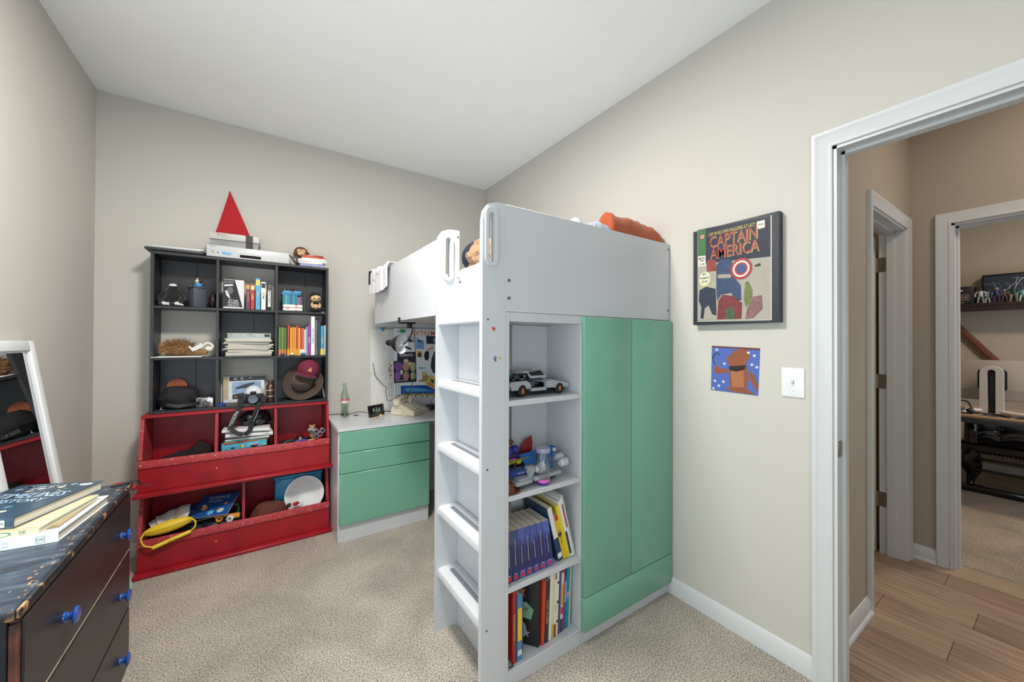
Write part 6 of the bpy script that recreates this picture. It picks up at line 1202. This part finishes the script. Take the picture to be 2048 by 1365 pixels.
for a0, a1, b0, b1 in ((-FWd-.006, -FWd, -Lm+FWd, -FWd), (-WM+FWd, -WM+FWd+.006, -Lm+FWd, -FWd), (-WM+FWd, -FWd, -FWd-.006, -FWd)): MB(MF).box(a0, a1, b0, b1, -.010, .002).build('inner_bead', t)
mg = bpy.data.materials.new('mirror_glass'); mg.use_nodes = True; b_ = mg.node_tree.nodes['Principled BSDF']; b_.inputs['Metallic'].default_value = 1; b_.inputs['Roughness'].default_value = .015; b_.inputs['Base Color'].default_value = (.55, .56, .57, 1)
MB(mg).box(-WM+FWd+.006, -FWd-.006, -Lm+FWd+.002, -FWd-.006, -.010, -.004).build('glass', t)
# things behind the dresser
t = thing('crate', 'brown cardboard box behind the dresser', 'box', (-2.372, 1.28, 0)); bpy.data.objects.remove(t)
t = thing('dragon_toy', 'red spiny toy claw showing over the dresser back edge', 'toy', (-2.375, 1.30, 0)); RD = mat('a82824', .45)
MB(RD).box(-.05, .05, -.05, .05, 0, .10, bev=.02).tube([(0, 0, .10), (.01, 0, .35), (0, .02, .58), (.03, .03, .615), (.07, .02, .615), (.095, .0, .600)], lambda s: .018-.006*s, 10).tube([(-.0, .02, .585), (-.04, .02, .60), (-.065, .0, .625), (-.07, -.01, .645)], lambda s: .012-.010*s, 8).tube([(-.03, .02, .59), (-.07, .01, .60), (-.10, 0, .605)], lambda s: .010-.009*s, 8)
o_ = MB(RD).box(-.05, .05, -.05, .05, 0, .10, bev=.02).tube([(0, 0, .10), (.01, 0, .35), (0, .02, .58), (.03, .03, .615), (.07, .02, .615), (.095, .0, .600)], lambda s: .018-.006*s, 10).tube([(0, .02, .585), (-.04, .02, .60), (-.065, .0, .625), (-.07, -.01, .645)], lambda s: .012-.010*s, 8).tube([(-.03, .02, .59), (-.07, .01, .60), (-.10, 0, .605)], lambda s: .010-.009*s, 8)
for k in range(8): o_.cyl((.0+.012*k, .012, .622-.001*k*k*.1), (.004+.012*k, -.006, .632-.002*k), .005, .001, 8)
o_.build('body', t)
t = thing('camera_strap', 'dark strap end hanging off the far corner of dresser top', 'strap', (-2.20, .735, .781)); MB(mat('1c2422', .6)).band([(-.03, -.01, .0012), (.0, .004, .0014), (.016, .016, .003), (.030, .034, .0), (.036, .044, -.016), (.044, .050, -.026), (.060, .052, -.030)], .018, .002, (.6, -.8, 0)).build('strap', t)
t = thing('green_carton', 'corner of a pale green box on carpet beside dresser', 'box', (-2.375, 1.49, 0), 14); MB(mat('8fc0a0', .6, var=.15, vscale=40)).box(-.05, .05, -.05, .05, 0, .075, bev=.003).build('carton', t)

# ================================================================== study seen through the doorways
DKW = mat('2a1a14', .4, var=.1)
t = thing('wall_shelf', 'long dark wooden wall shelf holding toy boxes in the far room', 'shelf', (XC-.13, -.9, 1.665)); MB(DKW).box(-.13, .128, -.75, .85, 0, .035, bev=.002).box(-.13, -.11, -.75, .85, -.045, 0).build('board', t); 
for y in (-.55, .55): MB(BLK).box(.118, .128, y-.015, y+.015, -.16, -.001).box(-.05, .118, y-.01, y+.01, -.02, -.003).build('bracket', t)
ZS = 1.7005; XS = XC-.17
def sy_(u): return P(u, 590, 'x', XS).y
y0 = sy_(1912)+.06; y1 = sy_(1950)
t = thing('toy_box', 'black display box with clear window at left of far shelf', 'box', (XS, (y0+y1)/2, ZS)); hb = abs(y0-y1)/2
MB(mat('17151a', .35)).box(-.06, .12, -hb, hb, 0, .175, bev=.002).build('carton', t); q = MB(mat('5a4c48', .2, var=.4, vscale=40)).at(frame((-.0602, 0, 0), (0, -1, 0), (0, 0, 1))); q.rect(-hb*.9, hb*.7, .03, .10, .0002); q.m(mat('b8b4a0')).ell(.0, .135, .022, .010, .0004).rect(-.02, .03, .010, .014, .0003); q.m(mat('a87858')).ell(-.05, .05, .03, .018, .0004, 12).ell(.04, .065, .01, .006, .0004, 8); q.build('print', t)
y0 = sy_(1962); t = thing('toy_box', 'large black box with pale tangled picture on the far shelf', 'box', (XC-.075, y0-.27, ZS)); MB(mat('141218', .35)).box(-.04, .06, -.27, .27, 0, .285, bev=.002).build('carton', t)
q = MB(mat('24303a', .4, var=.3, vscale=30)).at(frame((-.0402, 0, 0), (0, -1, 0), (0, 0, 1))); q.rect(-.255, .255, .012, .265, .0002); rn = random.Random(21)
for k in range(60):
    x = rn.uniform(-.235, .22); y = rn.uniform(.06, .235); a = rn.uniform(0, 3.14); l = rn.uniform(.012, .05); w2 = rn.uniform(.002, .007); q.m(mat(rn.choice(['c8ccd0', '8a90a0', '5a6478', 'a89888', '3c5a78', 'e0dcd4', '64887c']), .4)); dx, dy = l*math.cos(a), l*math.sin(a); q.flat([(x-dx, y-dy), (x-dx+w2, y-dy-w2*.4), (x+dx, y+dy), (x+dx-w2, y+dy+w2*.6)], .0003+.00002*k)
q.build('print', t)
def figure(u, lb, ca, cb, cc, h=.135, cape=None, xo=-.03):
    o = thing('action_figure', lb, 'action figure', (XS+xo, sy_(u), ZS), -90, 'action figures on the far shelf'); s = h/.135
    MB(mat(ca, .5)).tube([(0, 0, .062*s), (0, -.001, .085*s), (0, 0, .108*s)], lambda q_: (.013+.010*q_-.008*q_*q_)*s, 10, 5).build('torso', o)
    MB(mat(cb, .5)).sph((0, 0, .124*s), (.0085*s, .0085*s, .011*s), 12, 8).build('head', o)
    for sg in (-1, 1):
        MB(mat(ca, .5)).tube([(sg*.018*s, 0, .104*s), (sg*.030*s, -.004, .084*s), (sg*.030*s, -.010, .064*s)], lambda q_: .0062*s*(1-.3*q_), 8, 4).sph((sg*.030*s, -.012, .060*s), .0055*s, 8, 6).build('arm', o)
        MB(mat(cc, .5)).tube([(sg*.008*s, 0, .064*s), (sg*.014*s, -.003, .034*s), (sg*.016*s, 0, .004*s)], lambda q_: .0085*s*(1-.35*q_), 8, 4).box(sg*.016*s-.006, sg*.016*s+.006, -.014, .006, 0, .007).build('leg', o)
    if cape: MB(mat(cape, .6)).sheet(lambda u_, v: ((u_-.5)*(.034+.03*v)*s, .014+.008*v, (.112-.105*v)*s), 6, 6, .0015).build('cape', o)
figure(1962, 'grey armoured action figure, left of the shelf row', 'b0b0b0', '3a3c40', '8e9292', .15); figure(1976, 'pale green small action figure in shelf row', '5c6c64', 'b8bcb8', 'a8b0a8', .11)
figure(1994, 'blue figure with red cape and bare head', '26385c', 'c09078', '24345a', .148, 'a02838'); figure(2010, 'brown robed action figure beside the caped one', '5c4034', 'b8a090', '4a342c', .125)
figure(2028, 'green and tan large action figure on far shelf', '2c3c34', '1e2824', '8a7c58', .16); figure(2046, 'teal and white action figure at the right edge', '6ca8a0', '3c5c5c', 'b8c8c4', .13)
t = thing('wooden_rail', 'long brown wooden board leaning diagonally on the far wall', 'board'); a = P(1900, 640, 'x', XC-.03); b = P(1990, 722, 'x', XC-.03); d_ = (b-a).normalized(); a = a-d_*.5; 
t.matrix_world = frame(a, d_, d_.cross(Vector((1, 0, 0)))); MB(mat('6e4228', .5, var=.15, vscale=20, stretch=(1, 8, 8))).box(0, 1.75, -.030, .030, -.015, .012, bev=.003).box(0, 1.75, -.010, .010, .0125, .018).build('rail', t)
DXF = 2.86; DH = .735
t = thing('standing_desk', 'pale wood desk with dark steel frame in the far room', 'desk', (DXF+.38, -.85, 0))
MB(mat('b09070', .5, var=.1, stretch=(6, 1, 1))).box(-.38, .37, -.75, .75, DH-.018, DH, bev=.003).build('desk_top', t)
MB(mat('3a4450', .35)).box(-.36, -.33, -.70, .70, DH-.060, DH-.0185, bev=.002).box(.30, .33, -.70, .70, DH-.060, DH-.0185, bev=.002).build('apron', t)
for y in (-.68, .62):
    for x in (-.35, .31): MB(BLK).box(x, x+.03, y, y+.03, 0, DH-.0605).build('leg', t)
# curved monitor seen from behind
MW = mat('b9b2a8', .4, var=.02)
mxp = 3.22; zt_ = P(1980, 721, 'x', mxp).z; zb_ = P(1960, 801, 'x', mxp).z
t = thing('monitor', 'wide pale monitor seen from behind on a black and white stand', 'monitor', (mxp, P(1985, 750, 'x', mxp).y, DH+.0005)); yc_ = P(1985, 750, 'x', mxp).y
MB(MW).sheet(lambda u, v: (.020+.10*(2*u-1)**2-.014*math.sin(math.pi*v), (u-.5)*1.05, zb_-DH+(zt_-zb_)*v), 30, 8, -.03).build('back_shell', t)
MB(mat('9c968e', .4)).sheet(lambda u, v: (.0165+.10*(2*(.10+.8*u)-1)**2-.008, (.10+.8*u-.5)*1.05, zb_-DH+.02+(.075)*v), 26, 3, .0015).build('vent_panel', t)
hz = P(1985, 733, 'x', mxp-.06).z-DH
q = MB(WHT); W2 = .062
for s_ in (-1, 1):
    q.prism([(s_*.020, 0), (s_*W2, 0), (s_*W2, hz-.05), (s_*(W2-.012), hz-.018), (s_*.026, hz), (s_*.0, hz), (s_*0, hz-.028), (s_*.014, hz-.032), (s_*.020, hz-.044)], -.016, .016, M=Matrix(((0, 0, 1, -.06), (1, 0, 0, 0), (0, 1, 0, 0), (0, 0, 0, 1))))
    q.tube([(-.06, s_*.045, .017), (-.10, s_*.10, .015), (-.14, s_*.20, .015)], .014, 10)
q.build('stand', t)
MB(BLK).box(-.045, -.015, -.075, .075, hz-.20, hz-.03, bev=.02).box(-.056, -.044, -.018, .018, .01, hz-.045, bev=.004).build('stand_core', t)
MB(BLK).box(-.050, .010, -.04, .04, 0, .006, bev=.002).box(.0, .03, -.02, .02, .006, zb_-DH+.05).build('stand_neck', t)
def dz(u, v, xx): p = P(u, v, 'x', xx); return p
p = dz(1920, 805, 2.95); t = thing('headphones', 'black headset with pale ear pad lying on the far desk', 'headphones', (2.95, p.y, DH+.0005)); MB(BLK).sph((0, 0, .028), (.030, .034, .028)).sph((.02, -.05, .022), (.026, .028, .022)).tube([(0, .01, .04), (.05, .03, .085), (.06, -.03, .095), (.02, -.06, .04)], .006).build('band', t); MB(mat('d8d0c0', .5)).sph((-.024, -.022, .016), (.010, .016, .014), 12, 8).build('ear_pad', t)
rn = random.Random(5); t = thing('desk_cables', 'black keyboard and cables spread on the far desk', 'cables', (2.92, yc_-.02, DH+.0005)); mb = MB(BLK)
for k in range(6): mb.tube([(rn.uniform(-.03, .1), .25-.09*i+rn.uniform(-.03, .03), .004+rn.uniform(0, .012)) for i in range(8)], .0032, 6, 4)
mb.box(.0, .10, -.45, -.22, .002, .040, bev=.01).box(.0, .10, .22, .36, .002, .035, bev=.008).build('cords', t, kind='stuff')
# tufted leather bench
LE = mat('121216', .22, coat=.25, bump=.15, bscale=40)
bx = 3.84; by = -1.255; t = thing('leather_bench', 'black tufted leather bench with curved wooden legs under the far desk', 'bench', (bx, by, 0)); wd_ = 1.36
DKL = mat('0f0b0a', .3, coat=.3)
MB(LE).box(-.22, .22, -.68, .68, .30, .40, bev=.03, seg=3).build('seat_frame', t)
def cush(u, v):
    a = 0; x = -.22+.44*v; y = -.66+1.32*u; h = .455+.035*abs(math.sin(u*math.pi*6))**.6*abs(math.sin(v*math.pi*2+.4))**.5
    e = min(u, 1-u)*8; e2 = min(v, 1-v)*6; return (x, y, .40+(h-.40)*min(1, e)**.5*min(1, e2)**.5)
MB(LE).sheet(cush, 60, 20, .004).build('cushion', t)
def backf(u, v): x = .20+.10*v-.05*math.sin(math.pi*v)-.022*abs(math.sin(u*math.pi*6))**.6*abs(math.sin(v*math.pi*2.5))**.5; return (x, -.66+1.32*u, .44+.21*v)
MB(LE).sheet(backf, 60, 18, -.05).build('backrest', t)
st = MB(mat('a89878', .3, metal=1))
for k in range(60): st.sph((-.222, -.66+.0223*k, .312), .0045, 8, 5)
st.build('nailhead', t, kind='stuff')
for y in (-.62, .60):
    MB(LE).tube([(-.20, y, .40), (-.20, y, .52), (-.15, y+.01, .60), (-.24, y+.01, .62)], lambda q_: .045-.010*q_, 12).tube([(-.22, y, .60), (.16, y, .64)], .042, 12).build('armrest', t)
    for x in (-.18, .18): MB(DKL).tube([(x, y, .30), (x-.04*(1 if x < 0 else -1), y+.03, .23), (x-.01, y, .12), (x, y, .05), (x-.03, y+.01, .012)], lambda q_: .052*(1-q_)**1.4+.016, 12).build('leg', t)
t = thing('floor_rack', 'low black steel rack with two rails on the far carpet', 'rack', (3.44, -.9, 0)); 
for z, x in ((.155, .20), (.235, .30)): MB(BLK).box(x-.012, x+.012, -.75, .75, z-.010, z+.010, bev=.003).build('rail', t)
MB(BLKG).box(-.03, .05, -.80, .75, .0, .055, bev=.012).build('base', t)
for y in (-.70, .26):
    MB(BLK).box(.185, .315, y-.012, y+.012, .0, .30).box(.05, .19, y-.012, y+.012, .01, .035).build('upright', t)
MB(CHROME).sph((-.01, -.12, .062), .010, 10, 8).cyl((-.01, -.12, .05), (-.01, -.12, .075), .005).build('knob', t)
